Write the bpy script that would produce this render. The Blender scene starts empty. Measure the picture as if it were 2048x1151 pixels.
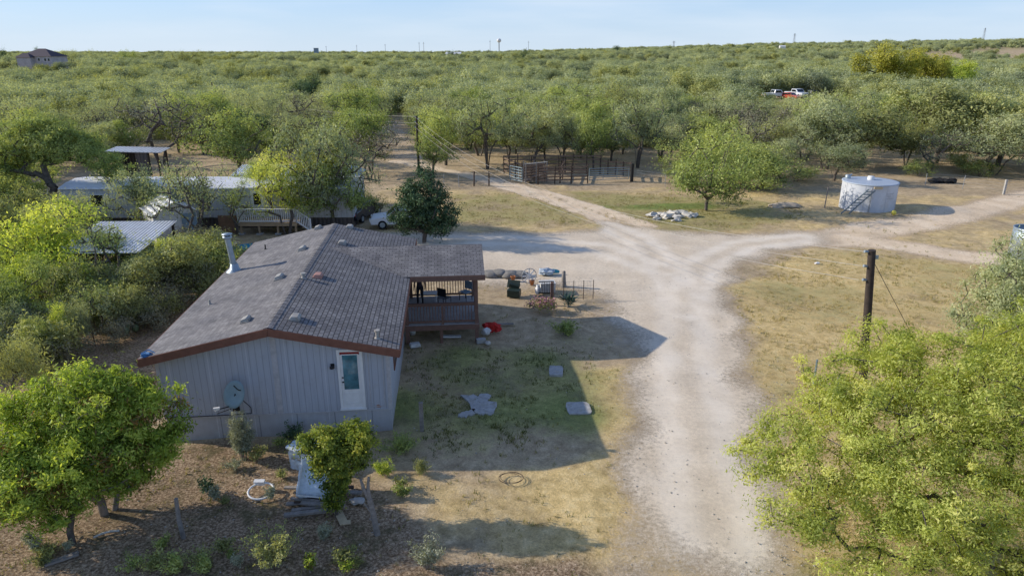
import bpy, bmesh, math, random
import numpy as np
from mathutils import Vector, Matrix, noise as mnoise
random.seed(7)
RNG = np.random.default_rng(11)
sc = bpy.context.scene
C = sc.collection
R = math.radians

# ------------------------------------------------------------------ camera
FOC, CAMH, PITCH = 1380.0, 12.0, R(18.85)
cc, ss = math.cos(PITCH), math.sin(PITCH)
cam_d = bpy.data.cameras.new('camera'); cam = bpy.data.objects.new('camera', cam_d); C.objects.link(cam)
cam.location = (0, 0, CAMH); cam.rotation_euler = (math.pi/2 - PITCH, 0, 0)
cam_d.sensor_width = 36; cam_d.lens = 36*FOC/2048; cam_d.clip_start = 0.1; cam_d.clip_end = 20000
sc.camera = cam

def G(px, py, z=0.0):
    """ground position seen at a pixel of the photograph, on the level z"""
    u = (px-1024)/FOC; v = (575.5-py)/FOC
    t = (z-CAMH)/(-ss+v*cc)
    return Vector((u*t, (cc+v*ss)*t, z))

def sstep(a, b, x):
    t = np.clip((np.asarray(x, float)-a)/(b-a), 0, 1)
    return t*t*(3-2*t)

def terrain(x, y):
    x = np.asarray(x, float); y = np.asarray(y, float)
    z = 28*sstep(-250, 1100, x)*sstep(350, 1500, y)
    z = z + 5.0*np.exp(-(((x+206)/45)**2+((y-322)/45)**2))
    z = z + 0.35*np.exp(-(((x-33.5)/3.2)**2+((y-54.6)/1.4)**2))
    z = z + 3.2*np.exp(-(((x-57)/30)**2+((y-154)/16)**2))
    return z
def tz(x, y): return float(terrain(x, y))

# ------------------------------------------------------------------ render / light
sc.view_settings.view_transform = 'Standard'; sc.view_settings.look = 'None'; sc.view_settings.exposure = 0
SHX, SHY = 2.12, -0.39                       # shadow displacement on the ground per metre of height
sun_dir = Vector((-SHX, -SHY, 1)).normalized()   # towards the sun
sun_elev = math.asin(sun_dir.z)
sd = bpy.data.lights.new('sun', 'SUN'); sun = bpy.data.objects.new('sun', sd); C.objects.link(sun)
sun.rotation_euler = sun_dir.to_track_quat('Z', 'Y').to_euler()
sun.location = (-40, 20, 60)
sd.energy = 5.0; sd.angle = R(0.5); sd.color = (1.0, 0.91, 0.77)
w = bpy.data.worlds.new('World'); sc.world = w; w.use_nodes = True
nt = w.node_tree; nt.nodes.clear()
wo = nt.nodes.new('ShaderNodeOutputWorld'); bg = nt.nodes.new('ShaderNodeBackground')
sky = nt.nodes.new('ShaderNodeTexSky'); sky.sky_type = 'NISHITA'; sky.sun_disc = False
sky.sun_elevation = sun_elev
sky.sun_rotation = math.atan2(sun_dir.x, sun_dir.y)
sky.altitude = 150; sky.air_density = 1.0; sky.dust_density = 0.35; sky.ozone_density = 2.4
# thin high cloud streaks
tc = nt.nodes.new('ShaderNodeTexCoord'); mp = nt.nodes.new('ShaderNodeMapping'); mp.inputs['Scale'].default_value = (2.2, 2.2, 16)
nz = nt.nodes.new('ShaderNodeTexNoise'); nz.inputs['Scale'].default_value = 2.0; nz.inputs['Detail'].default_value = 5
rmp = nt.nodes.new('ShaderNodeValToRGB'); rmp.color_ramp.elements[0].position = .42; rmp.color_ramp.elements[1].position = .8
rmp.color_ramp.elements[0].color = (0, 0, 0, 1); rmp.color_ramp.elements[1].color = (.5, .5, .5, 1)
mx = nt.nodes.new('ShaderNodeMix'); mx.data_type = 'RGBA'
tint = nt.nodes.new('ShaderNodeMix'); tint.data_type = 'RGBA'; tint.blend_type = 'MULTIPLY'
tint.inputs[0].default_value = 1.0; tint.inputs[7].default_value = (0.80, 0.93, 1.22, 1)
nt.links.new(tc.outputs['Generated'], mp.inputs[0]); nt.links.new(mp.outputs[0], nz.inputs[0]); nt.links.new(nz.outputs[0], rmp.inputs[0])
nt.links.new(sky.outputs[0], tint.inputs[6])
nt.links.new(rmp.outputs[0], mx.inputs[0]);  mx.inputs[7].default_value = (5.3, 5.9, 6.6, 1)
# pale blue haze low over the horizon
sep = nt.nodes.new('ShaderNodeSeparateXYZ'); nt.links.new(tc.outputs['Generated'], sep.inputs[0])
hz = nt.nodes.new('ShaderNodeValToRGB'); hz.color_ramp.elements[0].position = 0.0; hz.color_ramp.elements[0].color = (.9, .9, .9, 1)
hz.color_ramp.elements[1].position = 0.45; hz.color_ramp.elements[1].color = (0, 0, 0, 1); nt.links.new(sep.outputs[2], hz.inputs[0])
hcol = nt.nodes.new('ShaderNodeValToRGB'); hcol.color_ramp.elements[0].position = 0.0; hcol.color_ramp.elements[0].color = (.43, .515, .61, 1)
hcol.color_ramp.elements[1].position = 0.09; hcol.color_ramp.elements[1].color = (.30, .435, .615, 1); nt.links.new(sep.outputs[2], hcol.inputs[0])
hmul = nt.nodes.new('ShaderNodeMix'); hmul.data_type = 'RGBA'; hmul.blend_type = 'MULTIPLY'; hmul.inputs[0].default_value = 1; hmul.inputs[7].default_value = (10.2, 10.2, 10.2, 1)
nt.links.new(hcol.outputs[0], hmul.inputs[6])
hm = nt.nodes.new('ShaderNodeMix'); hm.data_type = 'RGBA'; nt.links.new(hz.outputs[0], hm.inputs[0])
nt.links.new(tint.outputs[2], hm.inputs[6]); nt.links.new(hmul.outputs[2], hm.inputs[7])
nt.links.new(hm.outputs[2], mx.inputs[6]); nt.links.new(mx.outputs[2], bg.inputs[0]); bg.inputs[1].default_value = 0.15
nt.links.new(bg.outputs[0], wo.inputs[0])

# ------------------------------------------------------------------ materials
def newmat(name):
    m = bpy.data.materials.new(name); m.use_nodes = True
    n = m.node_tree; n.nodes.clear()
    out = n.nodes.new('ShaderNodeOutputMaterial')
    return m, n, out
def N(n, t, **kw):
    x = n.nodes.new(t)
    for k, v in kw.items(): setattr(x, k, v)
    return x
def L(n, a, b): n.links.new(a, b)
def math_(n, op, a, b=None, clamp=False):
    x = N(n, 'ShaderNodeMath', operation=op, use_clamp=clamp)
    for i, q in enumerate((a, b)):
        if q is None: continue
        if isinstance(q, (int, float)): x.inputs[i].default_value = q
        else: L(n, q, x.inputs[i])
    return x.outputs[0]
def mixc(n, f, a, b, blend='MIX'):
    x = N(n, 'ShaderNodeMix', data_type='RGBA', blend_type=blend)
    for i, q in ((0, f), (6, a), (7, b)):
        if isinstance(q, (int, float)): x.inputs[i].default_value = q
        elif isinstance(q, tuple): x.inputs[i].default_value = (*q[:3], 1)
        else: L(n, q, x.inputs[i])
    return x.outputs[2]
def ramp(n, fac, stops):
    r = N(n, 'ShaderNodeValToRGB'); e = r.color_ramp.elements
    while len(e) < len(stops): e.new(0.5)
    for el, (p, c) in zip(e, stops):
        el.position = p; el.color = (*c, 1) if isinstance(c, tuple) else (c, c, c, 1)
    if fac is not None: L(n, fac, r.inputs[0])
    return r.outputs[0]
def noise_(n, vec, scale, detail=4, rough=.6):
    x = N(n, 'ShaderNodeTexNoise'); x.inputs['Scale'].default_value = scale
    x.inputs['Detail'].default_value = detail; x.inputs['Roughness'].default_value = rough
    if vec is not None: L(n, vec, x.inputs['Vector'])
    return x.outputs[0]
def bsdf(n, out, col, rough=.8, metal=0.0, spec=.3, bump=None, bump_s=.3, bump_d=.02):
    p = N(n, 'ShaderNodeBsdfPrincipled')
    for k, v in (('Base Color', col), ('Roughness', rough), ('Metallic', metal)):
        if isinstance(v, (int, float)): p.inputs[k].default_value = v
        elif isinstance(v, tuple): p.inputs[k].default_value = (*v[:3], 1)
        else: L(n, v, p.inputs[k])
    p.inputs['Specular IOR Level'].default_value = spec
    if bump is not None:
        b = N(n, 'ShaderNodeBump'); b.inputs['Strength'].default_value = bump_s; b.inputs['Distance'].default_value = bump_d
        L(n, bump, b.inputs['Height']); L(n, b.outputs[0], p.inputs['Normal'])
    L(n, p.outputs[0], out.inputs[0]); return p
_mc = {}
def plain(name, col, rough=.7, metal=0., var=.18, scale=6., spec=.3, bump=.15, dirt=None):
    """painted / weathered surface: two octaves of tone, optional dirt colour, a little relief"""
    if name in _mc: return _mc[name]
    m, n, out = newmat(name)
    co = N(n, 'ShaderNodeTexCoord').outputs['Object']
    a = noise_(n, co, scale, 5); b = noise_(n, co, scale*7, 3)
    lo = tuple(c*(1-var) for c in col); hi = tuple(min(1, c*(1+var)) for c in col)
    c1 = ramp(n, a, [(.3, lo), (.7, hi)])
    c2 = mixc(n, math_(n, 'MULTIPLY', b, .35), c1, tuple(c*.6 for c in col))
    if dirt:
        d = ramp(n, noise_(n, co, scale*.6, 6, .7), [(.5, 0.), (.72, .75)])
        c2 = mixc(n, d, c2, dirt)
    bsdf(n, out, c2, rough, metal, spec, b, bump, .01)
    _mc[name] = m; return m

def shingle(name, swap, mortar, msize=.016, row=.145, width=.30):
    m, n, out = newmat(name)
    co = N(n, 'ShaderNodeTexCoord').outputs['Object']
    sx = N(n, 'ShaderNodeSeparateXYZ'); L(n, co, sx.inputs[0])
    cb = N(n, 'ShaderNodeCombineXYZ')
    L(n, sx.outputs[1 if swap else 0], cb.inputs[0]); L(n, sx.outputs[0 if swap else 1], cb.inputs[1])
    br = N(n, 'ShaderNodeTexBrick'); L(n, cb.outputs[0], br.inputs['Vector'])
    br.inputs['Color1'].default_value = (.165, .160, .162, 1); br.inputs['Color2'].default_value = (.235, .228, .228, 1)
    br.inputs['Mortar'].default_value = (*mortar, 1)
    br.inputs['Scale'].default_value = 1; br.inputs['Mortar Size'].default_value = msize; br.inputs['Mortar Smooth'].default_value = .5
    br.inputs['Brick Width'].default_value = width; br.inputs['Row Height'].default_value = row; br.inputs['Bias'].default_value = 0
    nn = noise_(n, co, .8, 6); n2 = noise_(n, co, 55, 2); n5 = noise_(n, co, 9, 4)
    c = mixc(n, 1.0, br.outputs[0], ramp(n, nn, [(.3, (.80, .80, .82)), (.7, (1.16, 1.14, 1.10))]), 'MULTIPLY')
    c = mixc(n, 1.0, c, ramp(n, n2, [(.3, .80), (.7, 1.2)]), 'MULTIPLY')
    c = mixc(n, 1.0, c, ramp(n, n5, [(.3, .85), (.7, 1.15)]), 'MULTIPLY')
    stm = N(n, 'ShaderNodeMapping'); stm.inputs['Scale'].default_value = (.35, 2.6, 1) if swap else (2.6, .35, 1); L(n, co, stm.inputs[0])
    c = mixc(n, 1.0, c, ramp(n, noise_(n, stm.outputs[0], 1.0, 6, .7), [(.32, .80), (.5, 1.), (.68, 1.14)]), 'MULTIPLY')
    hgt = math_(n, 'SUBTRACT', n2, math_(n, 'MULTIPLY', br.outputs[1], 1.5))
    bsdf(n, out, c, .92, 0, .15, hgt, .35, .01)
    return m
def siding(name, axis, col, step, wid=.035, dark=.45, dirt=True):
    m, n, out = newmat(name)
    co = N(n, 'ShaderNodeTexCoord').outputs['Object']
    sx = N(n, 'ShaderNodeSeparateXYZ'); L(n, co, sx.inputs[0])
    fr = math_(n, 'FRACT', math_(n, 'DIVIDE', math_(n, 'ADD', sx.outputs[axis], 50.07), step))
    g = math_(n, 'LESS_THAN', math_(n, 'ABSOLUTE', math_(n, 'SUBTRACT', fr, .5)), wid/step/2)
    mpn = N(n, 'ShaderNodeMapping'); mpn.inputs['Scale'].default_value = (5, 5, .5); L(n, co, mpn.inputs[0])
    st = noise_(n, mpn.outputs[0], 1.6, 6, .7)
    c = ramp(n, st, [(.25, tuple(x*.88 for x in col)), (.75, tuple(x*1.08 for x in col))])
    if dirt:
        low = math_(n, 'SUBTRACT', 1.0, math_(n, 'MULTIPLY', sx.outputs[2], .9), True)
        c = mixc(n, math_(n, 'MULTIPLY', math_(n, 'MULTIPLY', low, noise_(n, co, 3, 5)), .8, True), c, (.27, .225, .185))
        pj = math_(n, 'LESS_THAN', math_(n, 'FRACT', math_(n, 'DIVIDE', math_(n, 'ADD', sx.outputs[axis], 50.07), 1.2)), .018)
        c = mixc(n, math_(n, 'MULTIPLY', pj, .55), c, (.62, .63, .66))
        c = mixc(n, ramp(n, noise_(n, co, 1.3, 7, .8), [(.55, 0.), (.70, .35)]), c, (.30, .27, .25))
    c = mixc(n, math_(n, 'MULTIPLY', g, 1-dark), c, tuple(x*.28 for x in col))
    bsdf(n, out, c, .8, 0, .2, math_(n, 'SUBTRACT', noise_(n, co, 30, 2), math_(n, 'MULTIPLY', g, 3.)), .4, .01)
    return m
def corrugated(name, axis, col, period=.2, rust=.25, metal=.5):
    m, n, out = newmat(name)
    co = N(n, 'ShaderNodeTexCoord').outputs['Object']
    sx = N(n, 'ShaderNodeSeparateXYZ'); L(n, co, sx.inputs[0])
    s = math_(n, 'SINE', math_(n, 'MULTIPLY', sx.outputs[axis], 2*math.pi/period))
    r = ramp(n, noise_(n, co, .9, 6, .7), [(.45, 0.), (.75, rust)])
    c = mixc(n, r, ramp(n, noise_(n, co, 3, 4), [(.3, tuple(x*.8 for x in col)), (.7, col)]), (.20, .12, .07))
    c = mixc(n, math_(n, 'MULTIPLY', math_(n, 'LESS_THAN', s, -.6), .5), c, tuple(x*.35 for x in col))
    bsdf(n, out, c, .45, metal, .5, s, .8, .02)
    return m
def foliage(name, dark, mid, light, trans=.35, hue=.25):
    """leaf material: tone varies leaf to leaf ('tint') and tree to tree"""
    m, n, out = newmat(name)
    at = N(n, 'ShaderNodeAttribute', attribute_name='tint').outputs['Fac']
    oi = N(n, 'ShaderNodeObjectInfo').outputs['Random']
    f = math_(n, 'ADD', math_(n, 'MULTIPLY', at, 1-hue), math_(n, 'MULTIPLY', oi, hue))
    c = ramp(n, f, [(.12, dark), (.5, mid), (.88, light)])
    if name == 'fresh_green_leaves': c = ramp(n, f, [(.06, (.30, .17, .06)), (.14, (.10, .11, .03)), (.2, dark), (.5, mid), (.88, light)])
    d = N(n, 'ShaderNodeBsdfDiffuse'); L(n, c, d.inputs[0])
    t = N(n, 'ShaderNodeBsdfTranslucent'); L(n, mixc(n, 1.0, c, (1.15, 1.1, .5), 'MULTIPLY'), t.inputs[0])
    s = N(n, 'ShaderNodeMixShader'); s.inputs[0].default_value = trans
    L(n, d.outputs[0], s.inputs[1]); L(n, t.outputs[0], s.inputs[2])
    g = N(n, 'ShaderNodeBsdfGlossy'); g.inputs['Roughness'].default_value = .45; g.inputs[0].default_value = (.8, .9, .8, 1)
    s2 = N(n, 'ShaderNodeMixShader'); s2.inputs[0].default_value = .015
    L(n, s.outputs[0], s2.inputs[1]); L(n, g.outputs[0], s2.inputs[2])
    L(n, s2.outputs[0], out.inputs[0]); return m

M = {}
M['shingle'] = shingle('asphalt_shingle_sunny_slope', True, (.15, .142, .142), .010)
M['shingle_edge_shadow'] = shingle('asphalt_shingle_edge_shadow_slope', True, (.062, .060, .060), .018, .15, .28)  # same shingles; butt-edge shadows painted in as darker lines on this slope
M['shingle_porch'] = shingle('asphalt_shingle_across', False, (.085, .08, .082), .016, .14, .28)
M['siding_x'] = siding('grooved_siding_front', 0, (.42, .445, .495), .2, .020, .62)
M['siding_y'] = siding('grooved_siding_side', 1, (.42, .445, .495), .2, .020, .62)
M['skirt_x'] = siding('skirting_front', 0, (.45, .465, .50), 1.22, .03, .4)
M['skirt_y'] = siding('skirting_side', 1, (.45, .465, .50), 1.22, .03, .4)
M['trim'] = plain('grey_trim', (.46, .455, .47), .8)
M['fascia'] = plain('brown_fascia_paint', (.20, .088, .058), .7)
M['white'] = plain('white_paint', (.78, .78, .77), .5, var=.06)
M['whitedirty'] = plain('weathered_white_paint', (.70, .70, .68), .6, var=.12, dirt=(.38, .33, .27))
M['black'] = plain('black_metal', (.02, .02, .022), .5)
M['rubber'] = plain('black_rubber', (.015, .015, .016), .8)
M['steel'] = plain('galvanised_steel', (.36, .42, .46), .45, .55, var=.15)
M['greymetal'] = plain('grey_metal', (.35, .37, .39), .5, .3)
M['ventm'] = plain('weathered_vent_metal', (.36, .35, .32), .6, .1, dirt=(.30, .22, .15))
M['ventpink'] = plain('sun_faded_red_vent', (.45, .24, .19), .6)
M['deckwood'] = plain('weathered_deck_boards', (.46, .43, .41), .85, scale=3)
M['porchwood'] = plain('red_brown_stained_wood', (.205, .115, .085), .75)
M['rawwood'] = plain('bare_lumber', (.42, .30, .18), .85)
M['greywood'] = plain('sun_bleached_wood', (.25, .225, .20), .9, var=.35, scale=9)
M['darkwood'] = plain('dark_wood', (.085, .06, .045), .9, var=.35)
M['polewood'] = plain('creosoted_pole', (.055, .042, .035), .85, var=.35)
M['redwood'] = plain('weathered_brown_rails', (.19, .135, .10), .9, var=.35)
M['bark'] = plain('mesquite_bark', (.125, .105, .09), .95, var=.4, scale=5, bump=.6)
M['barkpale'] = plain('pale_bark', (.24, .20, .165), .95, var=.35, scale=5, bump=.6)
M['dish'] = plain('dish_grey', (.26, .37, .41), .5, var=.08)
M['concrete'] = plain('concrete_slab', (.42, .41, .39), .9, var=.3, scale=5, dirt=(.24, .21, .14))
M['whiterock'] = plain('pale_limestone', (.56, .53, .47), .9, var=.2, scale=5)
M['tank'] = plain('tank_white_paint', (.58, .61, .66), .5, var=.08, scale=1.2, dirt=(.42, .40, .37))
M['tankroof'] = plain('tank_roof', (.40, .46, .54), .5, var=.08, scale=1.2)
M['bluegate'] = plain('blue_grey_gate_tube', (.25, .33, .37), .5, .3)
M['metalroof'] = corrugated('corrugated_metal_roof', 0, (.72, .74, .76), .2)
M['metalroof2'] = corrugated('old_metal_roof', 0, (.60, .62, .64), .35, .35, .4)
M['darkmetal'] = corrugated('dark_sheet_wall', 0, (.10, .095, .10), .3, .4, .1)
M['mhwall'] = siding('mobile_home_siding', 0, (.52, .53, .54), .4, .03, .6)
M['mhroof'] = plain('white_roof_coating', (.75, .76, .78), .5, var=.14, scale=.8, dirt=(.42, .41, .40))
M['plywood'] = plain('brown_plywood', (.26, .155, .095), .85)
M['bluegrey'] = plain('blue_grey_paint', (.22, .31, .38), .6)
M['ladder'] = plain('dull_grey_ladder', (.20, .25, .27), .5, .3)
M['red'] = plain('red_cloth', (.52, .03, .025), .8)
M['turq'] = plain('turquoise_plastic', (.04, .32, .42), .45)
M['blue'] = plain('blue_plastic', (.05, .16, .34), .5)
M['orange'] = plain('orange_clay', (.42, .17, .07), .8)
M['yellowp'] = plain('yellow_plastic', (.72, .62, .10), .5)
M['tan'] = plain('tan_board', (.55, .44, .28), .8)
M['darkgreen'] = plain('dark_green_plastic', (.02, .035, .028), .5)
M['pink'] = plain('pink_blossom', (.48, .22, .28), .8)
M['tarpgrey'] = plain('grey_tarp', (.24, .225, .20), .8, var=.3)
M['skin'] = plain('skin', (.36, .21, .14), .6, var=.05)
M['shirt'] = plain('dark_plum_shirt', (.05, .035, .05), .9)
M['jeans'] = plain('dark_trousers', (.018, .018, .024), .9)
M['hair'] = plain('dark_hair', (.012, .010, .009), .6)
M['brick'] = plain('tan_brick_wall', (.46, .43, .43), .9, scale=.6)
M['hiproof'] = plain('dark_shingle_far', (.085, .07, .085), .9)
M['carwhite'] = plain('white_car_paint', (.72, .74, .76), .25, var=.03, spec=.6, bump=0.)
M['carred'] = plain('red_car_paint', (.50, .03, .025), .3, var=.03, spec=.6, bump=0.)
M['cardark'] = plain('dark_car_paint', (.03, .032, .045), .25, var=.03, spec=.6, bump=0.)
M['padgreen'] = plain('cactus_green', (.13, .20, .11), .7)
M['freezer'] = plain('weathered_blue_white_enamel', (.58, .66, .72), .45, var=.2, scale=4, dirt=(.33, .36, .36))
M['bluesheet'] = plain('pale_blue_sheet', (.40, .47, .54), .6)
M['pebble'] = plain('pebble_stone', (.42, .38, .32), .95, var=.35)
M['sand'] = plain('pale_sand', (.50, .41, .30), .95)
M['wire'] = plain('wire', (.30, .31, .32), .5, .5)
M['cable'] = plain('aged_aluminium_cable', (.50, .47, .42), .6, .1)
def glassy(name, col):
    m, n, out = newmat(name)
    co = N(n, 'ShaderNodeTexCoord').outputs['Object']
    c = ramp(n, noise_(n, co, 2.5, 4), [(.35, tuple(x*.6 for x in col)), (.7, tuple(x*1.5 for x in col))])
    bsdf(n, out, c, .06, 0, .8); return m
M['glass'] = glassy('window_glass', (.07, .19, .23))
M['glassdark'] = glassy('dark_glass', (.015, .02, .025))
# foliage colours
M['f_mesq'] = foliage('mesquite_leaves', (.14, .18, .062), (.33, .41, .135), (.57, .61, .21), .40)
M['f_mesq2'] = foliage('grey_green_mesquite_leaves', (.19, .22, .135), (.37, .42, .235), (.60, .62, .33), .40, .35)
M['f_olive'] = foliage('olive_brush_leaves', (.14, .155, .065), (.33, .355, .14), (.53, .54, .22), .38, .35)
M['f_dark'] = foliage('dark_oak_leaves', (.030, .062, .04), (.075, .135, .07), (.18, .24, .11), .25)
M['f_grey'] = foliage('bare_grey_twigs', (.15, .15, .11), (.25, .245, .17), (.34, .33, .22), .2)
M['f_gold'] = foliage('golden_huisache_leaves', (.21, .225, .04), (.45, .44, .07), (.64, .59, .13), .45)
M['f_lime'] = foliage('yellow_green_leaves', (.25, .31, .07), (.54, .60, .15), (.80, .78, .28), .52)
M['f_fresh'] = foliage('fresh_green_leaves', (.12, .19, .032), (.40, .52, .085), (.72, .76, .19), .52)
M['f_shrub'] = foliage('yellow_tipped_shrub_leaves', (.08, .125, .026), (.30, .37, .06), (.80, .71, .14), .46)
M['f_sage'] = foliage('pale_sage_leaves', (.20, .22, .15), (.37, .39, .28), (.55, .56, .41), .25)
M['f_far'] = foliage('hazed_far_wood_leaves', (.21, .245, .17), (.38, .43, .265), (.57, .60, .345), .40, .6)  # distance haze mixed into the leaf colour: paler and bluer
M['grass'] = foliage('grass_blades', (.10, .125, .034), (.27, .25, .085), (.52, .42, .20), .3, 0.)
M['agave'] = foliage('blue_green_spiky_leaves', (.02, .05, .045), (.05, .10, .085), (.10, .16, .13), .1)

# ------------------------------------------------------------------ mesh building
def crumple(x0, x1, y0, y1, z0, z1, amp, seed, mtx=None, n_=7):
    bm = bmesh.new(); bmesh.ops.create_cube(bm, size=1); bmesh.ops.subdivide_edges(bm, edges=bm.edges, cuts=n_, use_grid_fill=True)
    vs = []
    for v in bm.verts:
        p = Vector((x0+(v.co.x+.5)*(x1-x0), y0+(v.co.y+.5)*(y1-y0), z0+(v.co.z+.5)*(z1-z0)))
        p += Vector([mnoise.noise(p*3.1+Vector((seed, k*7.7, 0))) for k in range(3)])*amp+Vector([mnoise.noise(p*8.+Vector((seed, k*3.3, 5))) for k in range(3)])*amp*.4
        vs.append(mtx @ p if mtx is not None else p)
    fs = [tuple(v.index for v in f.verts) for f in bm.faces]; bm.free(); return vs, fs
class MB:
    def __init__(s): s.v = []; s.f = []; s.sm = []
    def add(s, vs, fs, smooth=False):
        o = len(s.v); s.v += [tuple(p) for p in vs]
        s.f += [tuple(i+o for i in q) for q in fs]; s.sm += [smooth]*len(fs); return s
    def box(s, x0, x1, y0, y1, z0, z1, mtx=None):
        vs = [Vector((x, y, z)) for z in (z0, z1) for y in (y0, y1) for x in (x0, x1)]
        if mtx is not None: vs = [mtx @ p for p in vs]
        return s.add(vs, [(0,2,3,1),(4,5,7,6),(0,1,5,4),(2,6,7,3),(0,4,6,2),(1,3,7,5)])
    def bar(s, p, q, wd, ht=None, up=(0, 0, 1)):
        p = Vector(p); q = Vector(q); d = (q-p); ln = d.length; d.normalize()
        up = Vector(up)
        if abs(d.dot(up)) > .98: up = Vector((0, 1, 0))
        sd_ = d.cross(up).normalized(); u2 = sd_.cross(d).normalized(); ht = ht or wd
        m = Matrix((( sd_.x, d.x, u2.x, p.x), (sd_.y, d.y, u2.y, p.y), (sd_.z, d.z, u2.z, p.z), (0, 0, 0, 1)))
        return s.box(-wd/2, wd/2, 0, ln, -ht/2, ht/2, m)
    def tube(s, p, q, r0, r1=None, n=8, caps=True, smooth=True):
        p = Vector(p); q = Vector(q); r1 = r0 if r1 is None else r1
        d = (q-p).normalized(); a = d.orthogonal().normalized(); b = d.cross(a)
        vs = []
        for c, r in ((p, r0), (q, r1)):
            vs += [c+(a*math.cos(2*math.pi*i/n)+b*math.sin(2*math.pi*i/n))*r for i in range(n)]
        fs = [(i, (i+1) % n, n+(i+1) % n, n+i) for i in range(n)]
        s.add(vs, fs, smooth)
        if caps: s.add(vs, [tuple(range(n-1, -1, -1)), tuple(range(n, 2*n))])
        return s
    def path(s, pts, r, n=6):
        for a, b in zip(pts[:-1], pts[1:]): s.tube(a, b, r, r, n, False)
        return s
    def lathe(s, prof, n=24, mtx=None, smooth=True, a0=0, a1=2*math.pi):
        full = abs(a1-a0-2*math.pi) < 1e-6; k = n if full else n+1
        vs = [Vector((r*math.cos(a0+(a1-a0)*i/n), r*math.sin(a0+(a1-a0)*i/n), z)) for r, z in prof for i in range(k)]
        if mtx is not None: vs = [mtx @ p for p in vs]
        fs = []
        for j in range(len(prof)-1):
            for i in range(n):
                i2 = (i+1) % k
                fs.append((j*k+i, j*k+i2, (j+1)*k+i2, (j+1)*k+i))
        return s.add(vs, fs, smooth)
    def prism(s, poly, axis, a, b):
        """poly: 2-D outline extruded along axis (0 x, 1 y, 2 z)"""
        def put(p, t):
            return (t, p[0], p[1]) if axis == 0 else (p[0], t, p[1]) if axis == 1 else (p[0], p[1], t)
        k = len(poly); vs = [put(p, a) for p in poly]+[put(p, b) for p in poly]
        fs = [(i, (i+1) % k, k+(i+1) % k, k+i) for i in range(k)]+[tuple(range(k-1, -1, -1)), tuple(range(k, 2*k))]
        return s.add(vs, fs)
    def blob(s, c, rx, ry, rz, seed=0, amp=.25, sub=2, freq=1.6, flat=None):
        bm = bmesh.new(); bmesh.ops.create_icosphere(bm, subdivisions=sub, radius=1)
        vs = []
        for v in bm.verts:
            k = 1+amp*mnoise.noise(v.co*freq+Vector((seed*3.1, seed*1.7, 0)))*1.6
            p = Vector((v.co.x*rx, v.co.y*ry, v.co.z*rz))*k
            if flat is not None and p.z < flat: p.z = flat
            vs.append(Vector(c)+p)
        fs = [tuple(v.index for v in f.verts) for f in bm.faces]; bm.free()
        return s.add(vs, fs, amp < .2)
    def mesh(s, name, mat):
        me = bpy.data.meshes.new(name); me.from_pydata(s.v, [], s.f)
        me.polygons.foreach_set('use_smooth', s.sm)
        bm = bmesh.new(); bm.from_mesh(me); bmesh.ops.recalc_face_normals(bm, faces=bm.faces); bm.to_mesh(me); bm.free()
        if mat: me.materials.append(mat)
        return me
    def build(s, name, mat, parent=None, bevel=0):
        o = bpy.data.objects.new(name, s.mesh(name, M[mat] if isinstance(mat, str) else mat)); C.objects.link(o); o.parent = parent
        if bevel:
            b = o.modifiers.new('bevel', 'BEVEL'); b.width = bevel; b.segments = 2; b.limit_method = 'ANGLE'
        return o
def tag(o, label=None, cat=None, group=None, kind=None):
    if label: o['label'] = label
    if cat: o['category'] = cat
    if group: o['group'] = group
    if kind: o['kind'] = kind
    return o
def thing(name, label, cat, loc=(0, 0, 0), rz=0, group=None):
    o = bpy.data.objects.new(name, None); C.objects.link(o); o.location = loc; o.rotation_euler = (0, 0, rz)
    o.empty_display_size = .3
    return tag(o, label, cat, group)
def dup(root, loc, rz, label, group=None, scale=None, mats=None):
    r = root.copy(); C.objects.link(r); r.location = loc; r.rotation_euler = (0, 0, rz)
    if scale is not None: r.scale = scale
    r['label'] = label
    if group: r['group'] = group
    elif 'group' in r: del r['group']
    for ch in list(root.children):
        c = ch.copy(); C.objects.link(c); c.parent = r
        for g in list(ch.children):
            d = g.copy(); C.objects.link(d); d.parent = c
    return r

# ------------------------------------------------------------------ ground
def inside_dist(px, py, poly):
    """signed distance to a polygon (positive inside), vectorised"""
    d = np.full(px.shape, 1e9); ins = np.zeros(px.shape, bool); k = len(poly)
    for i in range(k):
        ax, ay = poly[i][0], poly[i][1]; bx, by = poly[(i+1) % k][0], poly[(i+1) % k][1]
        ex, ey = bx-ax, by-ay; t = np.clip(((px-ax)*ex+(py-ay)*ey)/(ex*ex+ey*ey+1e-12), 0, 1)
        d = np.minimum(d, np.hypot(px-ax-t*ex, py-ay-t*ey))
        cnd = ((ay > py) != (by > py)) & (px < (bx-ax)*(py-ay)/(by-ay+1e-12)+ax)
        ins ^= cnd
    return np.where(ins, d, -d)
def line_dist(px, py, pts):
    d = np.full(px.shape, 1e9)
    for (a, b) in zip(pts[:-1], pts[1:]):
        ex, ey = b[0]-a[0], b[1]-a[1]; t = np.clip(((px-a[0])*ex+(py-a[1])*ey)/(ex*ex+ey*ey+1e-12), 0, 1)
        d = np.minimum(d, np.hypot(px-a[0]-t*ex, py-a[1]-t*ey))
    return d
def pp(*q): return [tuple(G(x, y))[:2] for x, y in q]
P_LAWN_MID = pp((890,392),(1010,380),(1110,405),(1215,452),(1080,452),(895,445))
P_LAWN_R = pp((1130,382),(1330,385),(1560,402),(1660,430),(1500,458),(1360,462),(1250,440))
P_FRONT = pp((800,690),(960,685),(1150,690),(1260,700),(1200,760),(1150,830),(1060,890),(900,925),(740,925),(790,860))
P_FIELD = pp((1455,570),(1560,505),(1720,500),(2048,540),(2400,600),(2400,1400),(1560,1300),(1500,800))
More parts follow.
